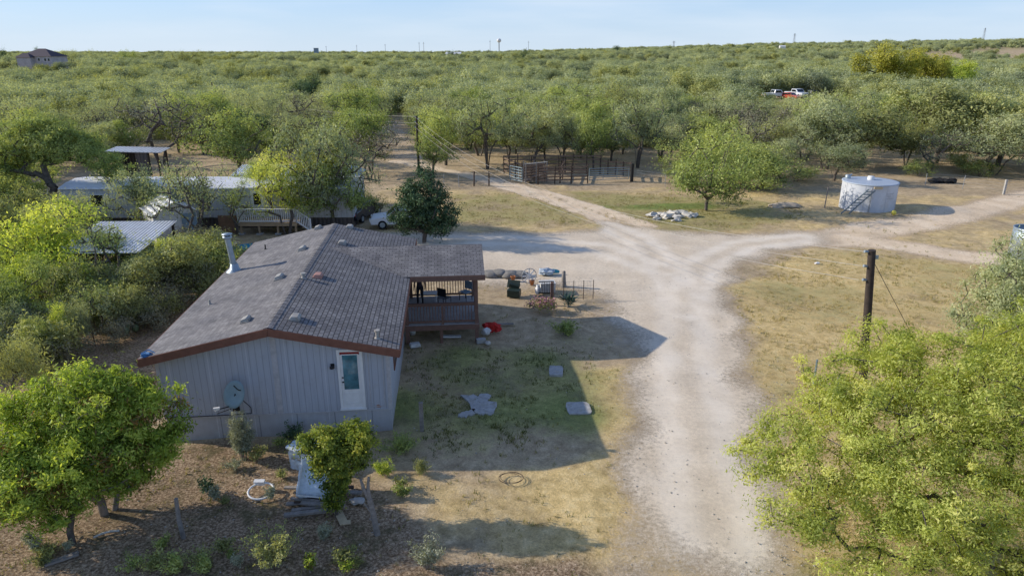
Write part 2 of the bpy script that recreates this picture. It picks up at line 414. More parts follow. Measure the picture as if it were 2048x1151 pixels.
P_BROWN = pp((-700,760),(300,880),(720,900),(830,1000),(900,1090),(1180,1110),(1320,1300),(-700,1300))
P_TAN = pp((740,925),(900,930),(1240,905),(1150,720),(1290,715),(1290,860),(1345,1151),(1000,1151),(820,1050))
P_BACK = pp((-900,560),(300,560),(430,600),(300,860),(-900,980))
P_GRAVEL = pp((1330,1151),(1600,1151),(1568,1000),(1535,870),(1505,770),(1478,660),(1458,590),(1472,535),(1530,502),(1640,490),(1660,462),(1560,462),(1450,467),
              (1350,462),(1270,452),(1215,440),(1190,458),(1080,466),(960,462),(880,466),(790,462),(700,470),(700,510),(840,520),(970,565),(1110,572),(1200,590),(1250,645),(1270,700),(1255,760),(1235,850),(1250,940),(1275,1040),(1285,1151))
P_SANDR = pp((1600,470),(1690,440),(1800,432),(1930,425),(1940,440),(1860,462),(1700,490))
RUT1 = pp((1245,458),(1180,427),(1100,398),(1020,376),(960,357),(905,343),(850,333),(790,322))
RUT2 = pp((1300,452),(1205,418),(1120,392),(1045,373),(985,358),(930,345))
LANE = [tuple(G(x, y))[:2] for x, y in ((850,333),(800,300),(775,250),(780,228))]
TRK1 = pp((1620,476),(1750,462),(1850,444),(1950,420),(2080,385))
TRK2 = pp((1640,480),(1760,484),(1850,498),(1930,512),(2080,520))

xs = np.concatenate([-np.geomspace(6000, 62, 70), np.linspace(-60, 60, 241), np.geomspace(62, 6000, 70)])
ys = np.concatenate([np.linspace(-60, 9, 12), np.linspace(10, 90, 161), np.geomspace(91, 7000, 110)])
gx, gy = np.meshgrid(xs, ys)
gz = terrain(gx, gy)
nx_, ny_ = len(xs), len(ys)
def vnoise(x, y, s, seed=0):
    out = np.zeros(x.shape); fx, fy = x.ravel(), y.ravel()
    o = np.array([mnoise.noise(Vector((a*s+seed*9.7, b*s-seed*4.1, seed))) for a, b in zip(fx, fy)])
    return o.reshape(x.shape)
nlow = vnoise(gx, gy, .12, 1); nmid = vnoise(gx, gy, .45, 2)
near = (np.abs(gx) < 70) & (gy > 5) & (gy < 95)
gz = gz+np.where(near, .05*nmid+.03*vnoise(gx, gy, 1.1, 5), .0)-.05*near
def soft(sdv, wd): return sstep(-wd, wd, sdv+nmid*wd*1.2+nlow*wd)
green = np.zeros(gx.shape); dry = np.zeros(gx.shape); brown = np.zeros(gx.shape)
green = np.maximum(green, .75*soft(inside_dist(gx, gy, P_LAWN_MID), 1.6))
green = np.maximum(green, .85*soft(inside_dist(gx, gy, P_LAWN_R), 1.6))
green = np.maximum(green, (.78+.3*nlow)*soft(inside_dist(gx, gy, P_FRONT), 1.6))
fld = soft(inside_dist(gx, gy, P_FIELD), 1.2)
green = np.maximum(green, fld*(.36+.75*np.clip(nlow+.3*nmid, -.35, .8)))
dry = np.maximum(dry, fld*.9)
bush = soft(np.hypot((gx-13.5)/5, (gy-52)/1.2)*-1+1, .4)
dry = np.maximum(dry, .6*soft(inside_dist(gx, gy, pp((760,380),(1300,372),(2100,395),(2100,560),(1300,480),(760,480))), 2))
dry = np.maximum(dry, .85*soft(inside_dist(gx, gy, P_TAN), 1.2))
brown = np.maximum(brown, soft(inside_dist(gx, gy, P_BROWN), 1.0))
brown = np.maximum(brown, .9*soft(inside_dist(gx, gy, P_BACK), 1.5))
vivid = np.maximum(soft(1-np.hypot((gx-12.8)/4.2, (gy-56.0)/1.0), .35), soft(inside_dist(gx, gy, P_FRONT), 1.3)*np.clip(.26+.7*nlow+.6*nmid, 0, .7))
far = sstep(90, 260, gy)
fieldfar = sstep(0, 60, inside_dist(gx, gy, [(330, 700), (1150, 900), (1500, 1350), (560, 1000)]))
green = np.maximum(green, far*(.65+.3*nlow)*(1-fieldfar)); dry = np.maximum(dry, fieldfar*.3)
me = bpy.data.meshes.new('ground')
co = np.stack([gx, gy, gz], -1).reshape(-1, 3)
ii = np.arange(nx_*ny_).reshape(ny_, nx_)
fq = np.stack([ii[:-1, :-1], ii[:-1, 1:], ii[1:, 1:], ii[1:, :-1]], -1).reshape(-1, 4)
me.from_pydata(co.tolist(), [], fq.tolist())
for nm, arr in (('green', green), ('dry', dry), ('brown', brown), ('vivid', vivid)):
    a = me.attributes.new(nm, 'FLOAT', 'POINT'); a.data.foreach_set('value', np.clip(arr, 0, 1).ravel().astype(np.float32))
me.polygons.foreach_set('use_smooth', [True]*len(me.polygons))
m, n, out = newmat('ground_soil_and_grass')
pos = N(n, 'ShaderNodeNewGeometry').outputs['Position']
att = lambda k: N(n, 'ShaderNodeAttribute', attribute_name=k).outputs['Fac']
n1 = noise_(n, pos, .35, 6, .65); n2 = noise_(n, pos, 2.2, 6, .7); n3 = noise_(n, pos, 14, 5, .75); n4 = noise_(n, pos, 45, 3, .7)
base = ramp(n, n2, [(.3, (.36, .265, .16)), (.55, (.52, .40, .25)), (.75, (.64, .51, .34))])
brownc = ramp(n, n3, [(.30, (.10, .066, .04)), (.47, (.26, .18, .11)), (.60, (.45, .335, .22)), (.72, (.64, .52, .38))])
dryc = ramp(n, n2, [(.28, (.44, .32, .13)), (.5, (.66, .49, .225)), (.72, (.80, .63, .335))])
greenc = ramp(n, n2, [(.28, (.18, .175, .065)), (.5, (.36, .315, .13)), (.75, (.56, .46, .225))])
def sharp(f, nn, k=.35):
    return math_(n, 'MULTIPLY', math_(n, 'SUBTRACT', math_(n, 'ADD', f, math_(n, 'MULTIPLY', math_(n, 'SUBTRACT', nn, .5), 1.3)), k), 2.2, True)
c = mixc(n, sharp(att('dry'), n1), base, dryc)
c = mixc(n, sharp(att('brown'), n1), c, brownc)
gpatch = math_(n, 'ADD', math_(n, 'MULTIPLY', n1, .55), math_(n, 'MULTIPLY', n2, .45))
c = mixc(n, math_(n, 'MULTIPLY', math_(n, 'SUBTRACT', math_(n, 'ADD', att('green'), math_(n, 'MULTIPLY', math_(n, 'SUBTRACT', gpatch, .5), 3.2)), .36), 1.7, True), c, greenc)
litter = ramp(n, noise_(n, pos, .9, 7, .75), [(.50, 0.), (.62, .8)])
c = mixc(n, math_(n, 'MULTIPLY', litter, math_(n, 'ADD', math_(n, 'MULTIPLY', att('brown'), .65), .32)), c, (.12, .105, .052))
c = mixc(n, math_(n, 'MULTIPLY', att('vivid'), .85), c, ramp(n, n2, [(.3, (.10, .16, .045)), (.7, (.24, .31, .075))]))
c = mixc(n, 1.0, c, ramp(n, n3, [(.25, .62), (.5, 1.), (.75, 1.3)]), 'MULTIPLY')
c = mixc(n, 1.0, c, ramp(n, n4, [(.25, .70), (.75, 1.28)]), 'MULTIPLY')
c = mixc(n, 1.0, c, ramp(n, n1, [(.3, .82), (.7, 1.15)]), 'MULTIPLY')
hb = math_(n, 'ADD', n3, math_(n, 'MULTIPLY', n4, .5))
bsdf(n, out, c, .95, 0, .1, hb, .6, .06)
me.materials.append(m)
ground = bpy.data.objects.new('ground', me); C.objects.link(ground); tag(ground, kind='structure')

RUTS = [pp((1450,1151),(1420,1000),(1390,850),(1370,700),(1370,600),(1400,530),(1480,490),(1600,476)), pp((1370,620),(1340,540),(1280,480),(1215,450)), pp((1330,540),(1200,495),(1050,480),(880,480))]
def sheet(name, x0, x1, y0, y1, step, cover_fn, mat, lift):
    """a thin sheet lying on the ground; its frayed edge follows the 'cover' field"""
    ax = np.arange(x0, x1+step, step); ay = np.arange(y0, y1+step, step); X, Y = np.meshgrid(ax, ay)
    cv = cover_fn(X, Y)
    nm = np.where((np.abs(X) < 70) & (Y > 5) & (Y < 95), .05*vnoise(X, Y, .45, 2)+.03*vnoise(X, Y, 1.1, 5)-.05, 0)
    Z = terrain(X, Y)+nm+lift
    k, l_ = X.shape; idx = np.arange(k*l_).reshape(k, l_)
    q = np.stack([idx[:-1, :-1], idx[:-1, 1:], idx[1:, 1:], idx[1:, :-1]], -1).reshape(-1, 4)
    keep = cv.ravel()[q].max(1) > 0.001; q = q[keep]
    used = np.unique(q); remap = -np.ones(k*l_, int); remap[used] = np.arange(len(used))
    mm = bpy.data.meshes.new(name)
    mm.from_pydata(np.stack([X, Y, Z], -1).reshape(-1, 3)[used].tolist(), [], remap[q].tolist())
    a = mm.attributes.new('cover', 'FLOAT', 'POINT'); a.data.foreach_set('value', cv.ravel()[used].astype(np.float32))
    rut = np.zeros(X.shape)
    for ln_ in RUTS: rut = np.maximum(rut, sstep(.75, .15, np.abs(line_dist(X, Y, ln_)-.85)+.25*vnoise(X, Y, .6, 41)))
    a = mm.attributes.new('rut', 'FLOAT', 'POINT'); a.data.foreach_set('value', rut.ravel()[used].astype(np.float32))
    mm.polygons.foreach_set('use_smooth', [True]*len(mm.polygons)); mm.materials.append(mat)
    o = bpy.data.objects.new(name, mm); C.objects.link(o); return tag(o, kind='structure')
def loose(name, stops, grain, bumpd=.03):
    m, n, out = newmat(name)
    pos = N(n, 'ShaderNodeNewGeometry').outputs['Position']
    n1 = noise_(n, pos, .5, 6, .65); n3 = noise_(n, pos, 7, 5, .7); n4 = noise_(n, pos, grain, 3, .8)
    c = ramp(n, n1, stops)
    c = mixc(n, 1.0, c, ramp(n, n3, [(.25, .80), (.75, 1.14)]), 'MULTIPLY')
    c = mixc(n, 1.0, c, ramp(n, n4, [(.22, .52), (.45, 1.), (.8, 1.25)]), 'MULTIPLY')
    cov = N(n, 'ShaderNodeAttribute', attribute_name='cover').outputs['Fac']
    mixn = math_(n, 'ADD', math_(n, 'MULTIPLY', n3, .55), math_(n, 'MULTIPLY', n4, .45))
    al = math_(n, 'MULTIPLY', math_(n, 'ADD', math_(n, 'SUBTRACT', cov, .5), math_(n, 'MULTIPLY', math_(n, 'SUBTRACT', mixn, .5), 1.3)), 2.0)
    al = math_(n, 'ADD', al, .5, True)
    rut = N(n, 'ShaderNodeAttribute', attribute_name='rut').outputs['Fac']
    c = mixc(n, math_(n, 'MULTIPLY', rut, n1), c, (.86, .77, .64))
    p = bsdf(n, out, c, .95, 0, .1, n4, .35, bumpd)
    L(n, al, p.inputs['Alpha'])
    return m
M['gravel'] = loose('pale_gravel', [(.25, (.56, .465, .345)), (.5, (.655, .55, .415)), (.75, (.74, .635, .495))], 38)
M['track'] = loose('sandy_track', [(.28, (.58, .45, .30)), (.5, (.72, .57, .40)), (.72, (.82, .68, .50))], 26)
def cov_gravel(X, Y):
    d = inside_dist(X, Y, P_GRAVEL); nn = vnoise(X, Y, .5, 8)
    return sstep(-2.0, 2.0, d+nn*1.1+.6*vnoise(X, Y, .17, 18))
def cov_track(X, Y):
    nn = vnoise(X, Y, .5, 9)*.35
    c1 = sstep(1.25, .35, line_dist(X, Y, RUT1)+nn); c2 = sstep(1.1, .3, line_dist(X, Y, RUT2)+nn)
    c3 = .8*sstep(3.0, .8, line_dist(X, Y, TRK1)+nn); c4 = .85*sstep(2.6, .6, line_dist(X, Y, TRK2)+nn)
    c5 = .85*sstep(-.8, 1.4, inside_dist(X, Y, P_SANDR)+nn*2)
    c6 = .55*sstep(3.2, 1.2, line_dist(X, Y, LANE)+nn*3)
    return np.maximum.reduce([c1, c2, c3, c4, c5, c6])
sheet('sandy_track', -30, 62, 36, 130, .45, cov_track, M['track'], .006)
sheet('gravel_driveway', -14, 30, 9, 60, .4, cov_gravel, M['gravel'], .012)

# ------------------------------------------------------------------ vegetation
def leaves_mesh(name, ctr, spread, per, ln, wd, rng, outward=None, up=.25, tint_c=None, droop=0., jit=.5):
    """many small leaf faces spread round the given cluster centres"""
    k = len(ctr); n_ = k*per
    spread = np.broadcast_to(np.asarray(spread, float), (k,))
    c = np.repeat(ctr, per, 0)+rng.normal(0, 1, (n_, 3))*np.repeat(spread, per)[:, None]*np.array([1, 1, .75])
    d = rng.normal(0, 1, (n_, 3)); d[:, 2] += up-droop
    nr = rng.normal(0, 1, (n_, 3))*.75; nr[:, 2] += .25
    if outward is not None:
        o = c-outward; o /= (np.linalg.norm(o, axis=1, keepdims=True)+1e-6)
        o2 = c-np.repeat(ctr, per, 0); o2 /= (np.linalg.norm(o2, axis=1, keepdims=True)+1e-6)
        nr += o*.75+o2*.75; d += o*.5
    nr /= (np.linalg.norm(nr, axis=1, keepdims=True)+1e-6)
    d -= nr*(d*nr).sum(1, keepdims=True); d /= (np.linalg.norm(d, axis=1, keepdims=True)+1e-6)
    sdv = np.cross(nr, d)
    sl = ln*rng.uniform(1-jit, 1+jit, (n_, 1)); sw = wd*rng.uniform(1-jit, 1+jit, (n_, 1))
    v = np.empty((n_, 4, 3)); v[:, 0] = c-d*sl/2; v[:, 1] = c+sdv*sw/2+d*sl*.05; v[:, 2] = c+d*sl/2; v[:, 3] = c-sdv*sw/2+d*sl*.05
    if tint_c is None: tint_c = rng.uniform(.2, .8, k)
    t = np.clip(np.repeat(tint_c, per)+rng.normal(0, .13, n_), 0, 1)
    return v.reshape(-1, 3), t
def mesh_from_quads(name, v, t, mat):
    n_ = len(v)//4
    me = bpy.data.meshes.new(name); me.vertices.add(n_*4); me.loops.add(n_*4); me.polygons.add(n_)
    me.vertices.foreach_set('co', v.astype(np.float32).ravel())
    me.loops.foreach_set('vertex_index', np.arange(n_*4, dtype=np.int32))
    me.polygons.foreach_set('loop_start', np.arange(0, n_*4, 4, dtype=np.int32))
    me.polygons.foreach_set('loop_total', np.full(n_, 4, dtype=np.int32))
    a = me.attributes.new('tint', 'FLOAT', 'POINT'); a.data.foreach_set('value', np.repeat(t, 4).astype(np.float32))
    me.update(calc_edges=True); me.validate()
    if mat: me.materials.append(mat)
    return me
def make_crown_points(rng, W, H, h0, lobes, n, flat=.5, shell=.5):
    """cluster centres in an uneven crown made of overlapping lobes; W radius, from height h0 to H"""
    L_ = []
    for i in range(lobes):
        a = rng.uniform(0, 2*math.pi); rr = W*rng.uniform(.15, .86)*(1 if i else .1)
        hz = h0+(H-h0)*rng.uniform(.18, .84) if i else h0+(H-h0)*.62
        s = rng.uniform(.20, .44)*W
        L_.append((np.array([rr*math.cos(a), rr*math.sin(a), hz]), np.array([s, s, min(s*flat*1.6, (H-hz)*.98+.05, )])))
    pts = []
    for i in range(n):
        c, s = L_[rng.integers(len(L_))]
        d = rng.normal(0, 1, 3); d /= np.linalg.norm(d)
        if d[2] < -.3: d[2] *= .4
        pts.append(c+d*s*(shell+(1-shell)*rng.random())**.6*(rng.uniform(1.1, 1.7) if rng.random() < .16 else 1))
    return np.array(pts)
def skeleton(rng, pts, stems, fork, base_r, lean=(0, 0), wander=.12, twig=.012, seg=.7, foot=.12):
    """branches that grow from the trunk to every cluster; returns edges (p, q, r0, r1)"""
    nodes = []; par = []
    def addn(p, pa): nodes.append(np.array(p, float)); par.append(pa); return len(nodes)-1
    cen = pts.mean(0)
    for s_ in range(stems):
        a = 2*math.pi*s_/max(1, stems)+rng.uniform(0, 1.5)
        b = np.array([math.cos(a), math.sin(a), 0])*(foot if stems > 1 else 0)
        out_ = np.array([math.cos(a), math.sin(a), 0])*(.28 if stems > 1 else .05)
        last = addn(b+np.array([0, 0, -.15]), -1)
        k = max(2, int(fork/.45)); p = b.copy()
        for j in range(k):
            stp = fork/k
            p = p+np.array([lean[0]*stp, lean[1]*stp, stp])+out_*stp+rng.normal(0, wander*.5, 3)*np.array([1, 1, .2])
            last = addn(p, last)
    first = len(nodes)
    order = np.argsort(np.linalg.norm(pts-np.array([lean[0]*fork, lean[1]*fork, fork]), axis=1))
    for i in order:
        q = pts[i]; arr = np.array(nodes); dv = q-arr; dist = np.linalg.norm(dv, axis=1)
        cost = dist+.8*np.maximum(0, arr[:, 2]-q[2])+np.where(arr[:, 2] < fork*.6, 1.2, 0)+.15*np.linalg.norm(arr-arr[0], axis=1)
        b = int(np.argmin(cost)); k = max(1, int(dist[b]/seg)); pa = b; p0 = arr[b]
        for j in range(1, k+1):
            f = j/k; p = p0+(q-p0)*f
            if j < k: p = p+rng.normal(0, wander, 3)*min(1, dist[b]/2)
            pa = addn(p, pa)
    nn_ = len(nodes); rad = np.zeros(nn_); chs = [0.]*nn_
    for i in range(nn_-1, -1, -1):
        r = max(twig, chs[i]**(1/2.3) if chs[i] > 0 else twig); rad[i] = r
        if par[i] >= 0: chs[par[i]] += r**2.3
    k = base_r/max(rad.max(), 1e-6); rad = np.maximum(twig*.7, rad*k)
    return [(nodes[par[i]], nodes[i], rad[par[i]] if par[i] >= first or True else rad[i], rad[i]) for i in range(nn_) if par[i] >= 0]
def branches_mesh(name, edges, mat):
    V = []; F = []
    for p, q, r0, r1 in edges:
        r0 = min(r0, r1*1.6)
        n_ = 8 if r1 > .09 else 5 if r1 > .03 else 3
        d = q-p; ln = np.linalg.norm(d)
        if ln < 1e-5: continue
        d = d/ln; a = np.cross(d, [0.3, 0.2, 1] if abs(d[2]) < .9 else [1, .2, 0]); a /= np.linalg.norm(a); b = np.cross(d, a)
        an = np.arange(n_)*2*math.pi/n_; ring = np.outer(np.cos(an), a)+np.outer(np.sin(an), b)
        o = len(V); V += (p+ring*r0).tolist(); V += (q+d*r1*.4+ring*r1).tolist()
        F += [(o+i, o+(i+1) % n_, o+n_+(i+1) % n_, o+n_+i) for i in range(n_)]
    me = bpy.data.meshes.new(name); me.from_pydata(V, [], F); me.polygons.foreach_set('use_smooth', [True]*len(F))
    me.materials.append(mat); return me

def tree_data(seed, W, H, h0, lobes, ncl, per, ln, wd, spread, stems, fork, base_r, lean=(0, 0), flat=.6, shell=.5, droop=0., twig=.012, up=.25, tintfn=None):
    rng = np.random.default_rng(seed)
    pts = make_crown_points(rng, W, H, h0, lobes, ncl, flat, shell)+np.array([lean[0]*H*.7, lean[1]*H*.7, 0])
    ed = skeleton(rng, pts, stems, fork, base_r, lean, twig=twig)
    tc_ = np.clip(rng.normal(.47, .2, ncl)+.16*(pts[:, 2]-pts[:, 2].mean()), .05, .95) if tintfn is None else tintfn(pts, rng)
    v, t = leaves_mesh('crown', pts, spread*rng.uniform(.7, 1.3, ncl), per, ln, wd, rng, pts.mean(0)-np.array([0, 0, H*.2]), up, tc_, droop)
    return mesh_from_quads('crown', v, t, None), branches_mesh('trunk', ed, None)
def put_tree(name, label, data, loc, rz, scale, leafm, barkm='bark', group=None, cat='tree'):
    t = thing(name, label, cat, loc, rz, group); t.scale = scale if isinstance(scale, tuple) else (scale,)*3
    for nm, me, mt in (('trunk', data[1], barkm), ('crown', data[0], leafm)):
        o = bpy.data.objects.new(nm, me); C.objects.link(o); o.parent = t
        if not me.materials: me.materials.append(None)
        o.material_slots[0].link = 'OBJECT'; o.material_slots[0].material = M[mt]
    return t

# mid-distance mesquites, nominal 7 m wide and 6 m tall (scaled when planted)
VAR = [tree_data(100+i, 3.3+.5*(i % 3), 5.8+.4*(i % 2), 1.2+.3*(i % 3), 13+i % 5, 150, 66, .21, .075, .34, 1+i % 3, 1.2+.25*(i % 3), .15, flat=.9, shell=.4) for i in range(9)]
LOW = [tree_data(120+i, 3.3+.5*(i % 3), 5.5+.5*(i % 2), .2+.2*(i % 3), 15+i % 5, 180, 56, .21, .075, .38, 1+i % 3, .8, .13, flat=1.0, shell=.35) for i in range(9)]
SPARSE = [tree_data(140+i, 3.2, 5.6, 1.6, 11, 110, 20, .20, .065, .38, 2, 1.3, .13, flat=.85) for i in range(4)]
DENSE = [tree_data(160+i, 2.9, 5.6, .8, 12, 165, 75, .21, .09, .34, 1, .9, .16, flat=.9) for i in range(3)]
BUSH = [tree_data(180+i, 1.5, 1.9, .15, 8, 50, 60, .14, .05, .22, 3, .25, .03, flat=.9) for i in range(3)]
FAR = [tree_data(190+i, 3.7, 5.2, .1, 13, 120, 44, .33, .14, .45, 1, .8, .12, flat=1.0, shell=.3) for i in range(6)]

occupied = []          # (x, y, r) of hand-placed trees
def place(px, py, wpx, toppx, kind, leafm, label, name='mesquite_tree', group=None, cat='tree', z=0., rz=None, wmul=1.):
    """a tree standing where the photo shows its foot; width and height taken from the photo in pixels"""
    p = G(px, py, z); d = p.y*cc-(p.z-CAMH)*ss
    W = wpx/FOC*d; top = (575.5-toppx)/FOC
    # height of the crown's top above the foot
    h = p.y*(top*cc-ss)/(cc+top*ss)+CAMH-p.z
    lst = {'v': VAR, 'l': LOW, 's': SPARSE, 'd': DENSE, 'b': BUSH}[kind]; i = random.randrange(len(lst))
    nomW = {'v': 7.0+(i % 3), 'l': 7.0+(i % 3), 's': 6.6, 'd': 6.1, 'b': 3.1}[kind]; nomH = {'v': 6.1+.4*(i % 2), 'l': 5.9+.5*(i % 2), 's': 5.8, 'd': 5.9, 'b': 2.0}[kind]
    p.z = tz(p.x, p.y); occupied.append((p.x, p.y, W*.45))
    return put_tree(name, label, lst[i], p, random.uniform(0, 6.28) if rz is None else rz, (W/nomW*wmul, W/nomW*wmul, h/nomH), leafm, group=group, cat=cat)

# --- single trees of the photograph
T = place
T(325,332,170,182,'s','f_grey','nearly bare grey mesquite spreading over the open dark shed')
T(480,345,190,208,'v','f_mesq','round dark green mesquite behind the long white mobile home')
T(575,468,175,300,'v','f_lime','yellow green mesquite with forked trunk in front of the white deck railing')
T(648,450,180,235,'v','f_mesq2','tall grey green mesquite against the right end of the mobile home')
T(700,446,150,290,'s','f_mesq2','leaning thin leaved mesquite at the right corner of the mobile home')
T(388,500,140,325,'s','f_mesq2','thin leaved dark trunked mesquite in front of the white shed')
T(120,600,230,385,'v','f_fresh','light green mesquite left of the corrugated lean-to roof')
T(225,600,150,440,'s','f_mesq','wispy mesquite in front of the corrugated lean-to roof')
T(345,608,165,470,'d','f_olive','dense dark olive bush tree beside the left edge of the shingled roof','brush_tree')
T(25,560,180,370,'v','f_olive','olive mesquite cut by the left picture edge beside the light green one')
T(30,690,150,520,'v','f_mesq','low brushy mesquite at the left picture edge above the foreground tree')
T(200,665,120,560,'s','f_mesq','slender sapling mesquite in the bare fenced patch left of the house')
T(866,352,120,228,'v','f_mesq','mesquite beside the lane pole, its dark trunk bare below')
T(892,330,110,205,'v','f_mesq','leaning mesquite between the lane pole and the corral')
T(975,337,130,180,'v','f_mesq2','tall mesquite with broken dark base left of the corral')
T(1065,335,150,208,'v','f_mesq2','pale mesquite overhanging the plank loading chute')
T(1125,332,110,215,'v','f_mesq2','grey green mesquite rising inside the corral near its middle')
T(1187,340,100,205,'v','f_mesq','mesquite inside the corral by the blue grey gate')
T(1275,335,150,190,'v','f_mesq2','wide pale mesquite behind the right end of the corral')
T(1412,420,185,248,'l','f_mesq','leaning mesquite with crooked trunk beside the white rock heap')
T(1375,368,150,268,'l','f_mesq','smaller mesquite just left of the leaning one by the rocks')
T(1525,374,200,285,'l','f_mesq','low wide mesquite left of the white water tank')
T(1455,352,160,258,'l','f_mesq','dense mesquite between the leaning one and the low wide one')
T(1650,338,190,200,'v','f_mesq2','pale mesquite standing behind the thin post left of the water tank')
T(1722,335,180,200,'d','f_olive','dark olive tree straight behind the white water tank','brush_tree')
T(1870,326,220,165,'d','f_olive','broad dark olive tree behind the right side of the water tank','brush_tree')
T(1995,330,190,175,'d','f_olive','tall olive tree near the right picture edge behind the fence','brush_tree')
T(1810,330,110,240,'v','f_olive','small olive mesquite right of the water tank at the brush line')
T(1760,203,122,86,'d','f_gold','tallest golden huisache above the brush at right','golden_tree')
T(1843,200,100,94,'d','f_gold','second golden huisache, between the tallest one and the green one','golden_tree')
T(1903,195,88,114,'d','f_fresh','bright green round tree right of the golden huisaches','green_tree')
T(615,225,75,150,'d','f_dark','single dark round tree in the middle of the pale mesquite woods','dark_tree')
T(1290,182,60,148,'d','f_dark','small dark tree in the woods above the right end of the corral','dark_tree')

# --- woodland: the nearest trees one by one, the rest as one far wood
clear = [pp((690,470),(740,400),(770,330),(860,322),(1000,330),(1000,372),(1250,366),(1560,366),(2500,360),(2500,1300),(-1500,1300),(-1500,470),(60,520)),
         [tuple(G(x, y))[:2] for x, y in ((755,345),(745,290),(765,232),(825,225),(850,300),(1000,325),(1290,325),(1290,372),(850,372))],
         [tuple(G(x, y))[:2] for x, y in ((50,470),(80,345),(330,340),(330,285),(240,280),(240,320),(560,325),(720,330),(760,470))],
         [(40, 158), (74, 158), (66, 118), (47, 118)]]
pts_ = []
rg = np.random.default_rng(5)
def free(x, y, r, lst):
    for ox, oy, orr in lst:
        if (ox-x)**2+(oy-y)**2 < (r+orr)**2: return False
    return True
cand = []
for _ in range(14000):
    y = 48+rg.random()**.75*150; x = rg.uniform(-.86, .86)*y*1.02
    cand.append((x, y))
cand = np.array(cand)
bad = np.zeros(len(cand), bool)
for poly in clear: bad |= inside_dist(cand[:, 0], cand[:, 1], poly) > -.5
cand = cand[~bad]
dens = vnoise(cand[:, 0], cand[:, 1], .03, 4)
grid = {}
sel = []
for (x, y), dn in zip(cand, dens):
    if rg.random() < .10-dn*.6: continue
    r = rg.uniform(2.2, 3.1)
    if not free(x, y, r*.62, occupied): continue
    key = (int(x//7), int(y//7)); ok = True
    for a in (-1, 0, 1):
        for b in (-1, 0, 1):
            for (qx, qy, qr) in grid.get((key[0]+a, key[1]+b), ()):
                if (qx-x)**2+(qy-y)**2 < ((qr+r)*(.84 if y < 105 else .73 if y < 150 else .66))**2: ok = False
    if not ok: continue
    grid.setdefault(key, []).append((x, y, r)); sel.append((x, y, r))
sel.sort(key=lambda q: math.hypot(q[0], q[1]))
NEAR_N = 250
for i, (x, y, r) in enumerate(sel[:NEAR_N]):
    k = rg.random()
    side = 'left of the lane' if x < -8 else 'behind the corral' if x < 22 else 'behind the water tank'
    if k < .55: lst, fm, nm, lb = (VAR if y < 105 or rg.random() < .3 else LOW), 'f_mesq2' if rg.random() < (.45 if y < 95 else .75) else 'f_mesq', 'mesquite_tree', 'mid green mesquite in the woods '+side
    elif k < .74: lst, fm, nm, lb = SPARSE, 'f_mesq2', 'mesquite_tree', 'thin leaved mesquite in the woods '+side
    elif k < .80: lst, fm, nm, lb = SPARSE, 'f_grey', 'bare_tree', 'grey nearly bare tree in the woods '+side
    elif k < .97: lst, fm, nm, lb = LOW, 'f_olive', 'brush_tree', 'olive brown brush tree in the woods '+side
    else: lst, fm, nm, lb = DENSE, 'f_dark', 'dark_tree', 'dense dark tree in the woods '+side
    s = r/2.65*rg.uniform(.82, 1.12)
    put_tree(nm, lb, lst[rg.integers(len(lst))], (x, y, tz(x, y)-.05), rg.uniform(0, 6.28), (s*rg.uniform(.82, 1.2), s*rg.uniform(.82, 1.2), s*rg.uniform(.72, 1.12)), fm, group=lb.replace(' in the', 's in the'))
# the far wood
fp = [(x, y, r/2.65) for x, y, r in sel[NEAR_N:]]
ymax = math.hypot(*sel[NEAR_N-1][:2])
def farfill(nn, y0, y1, s0, s1, pw):
    for _ in range(nn):
        y = y0+(y1-y0)*rg.random()**pw; x = rg.uniform(-.84, .84)*y
        if inside_dist(np.array([x]), np.array([y]), [(330, 700), (1150, 900), (1500, 1350), (560, 1000)])[0] > 0 and rg.random() < .93: continue
        if y < 700 and mnoise.noise(Vector((x*.018, y*.018, 3.3))) > .28 and rg.random() < .85: continue
        if (abs(x+203) < 17 and 250 < y < 335): continue
        fp.append((x, y, rg.uniform(s0, s1)))
farfill(3600, 185, 560, .55, 1.45, .62)
farfill(4600, 540, 1600, .8, 2.0, .7)
farfill(3600, 1500, 3600, 1.4, 2.9, .8)
fa = np.array(fp)
wm = bpy.data.meshes.new('far_wood')
wm.from_pydata(np.stack([fa[:, 0], fa[:, 1], terrain(fa[:, 0], fa[:, 1])-.2], -1).tolist(), [], [])
for nm, arr in (('size', fa[:, 2]), ('turn', rg.uniform(0, 6.28, len(fa)))):
    a = wm.attributes.new(nm, 'FLOAT', 'POINT'); a.data.foreach_set('value', arr.astype(np.float32))
wood = bpy.data.objects.new('far_wood', wm); C.objects.link(wood); tag(wood, kind='stuff')
wood['label'] = 'pale green mesquite woods running away to the horizon'; wood['category'] = 'woods'
ng = bpy.data.node_groups.new('wood', 'GeometryNodeTree')
ng.interface.new_socket('Geometry', in_out='INPUT', socket_type='NodeSocketGeometry'); ng.interface.new_socket('Geometry', in_out='OUTPUT', socket_type='NodeSocketGeometry')
gi = ng.nodes.new('NodeGroupInput'); go = ng.nodes.new('NodeGroupOutput')
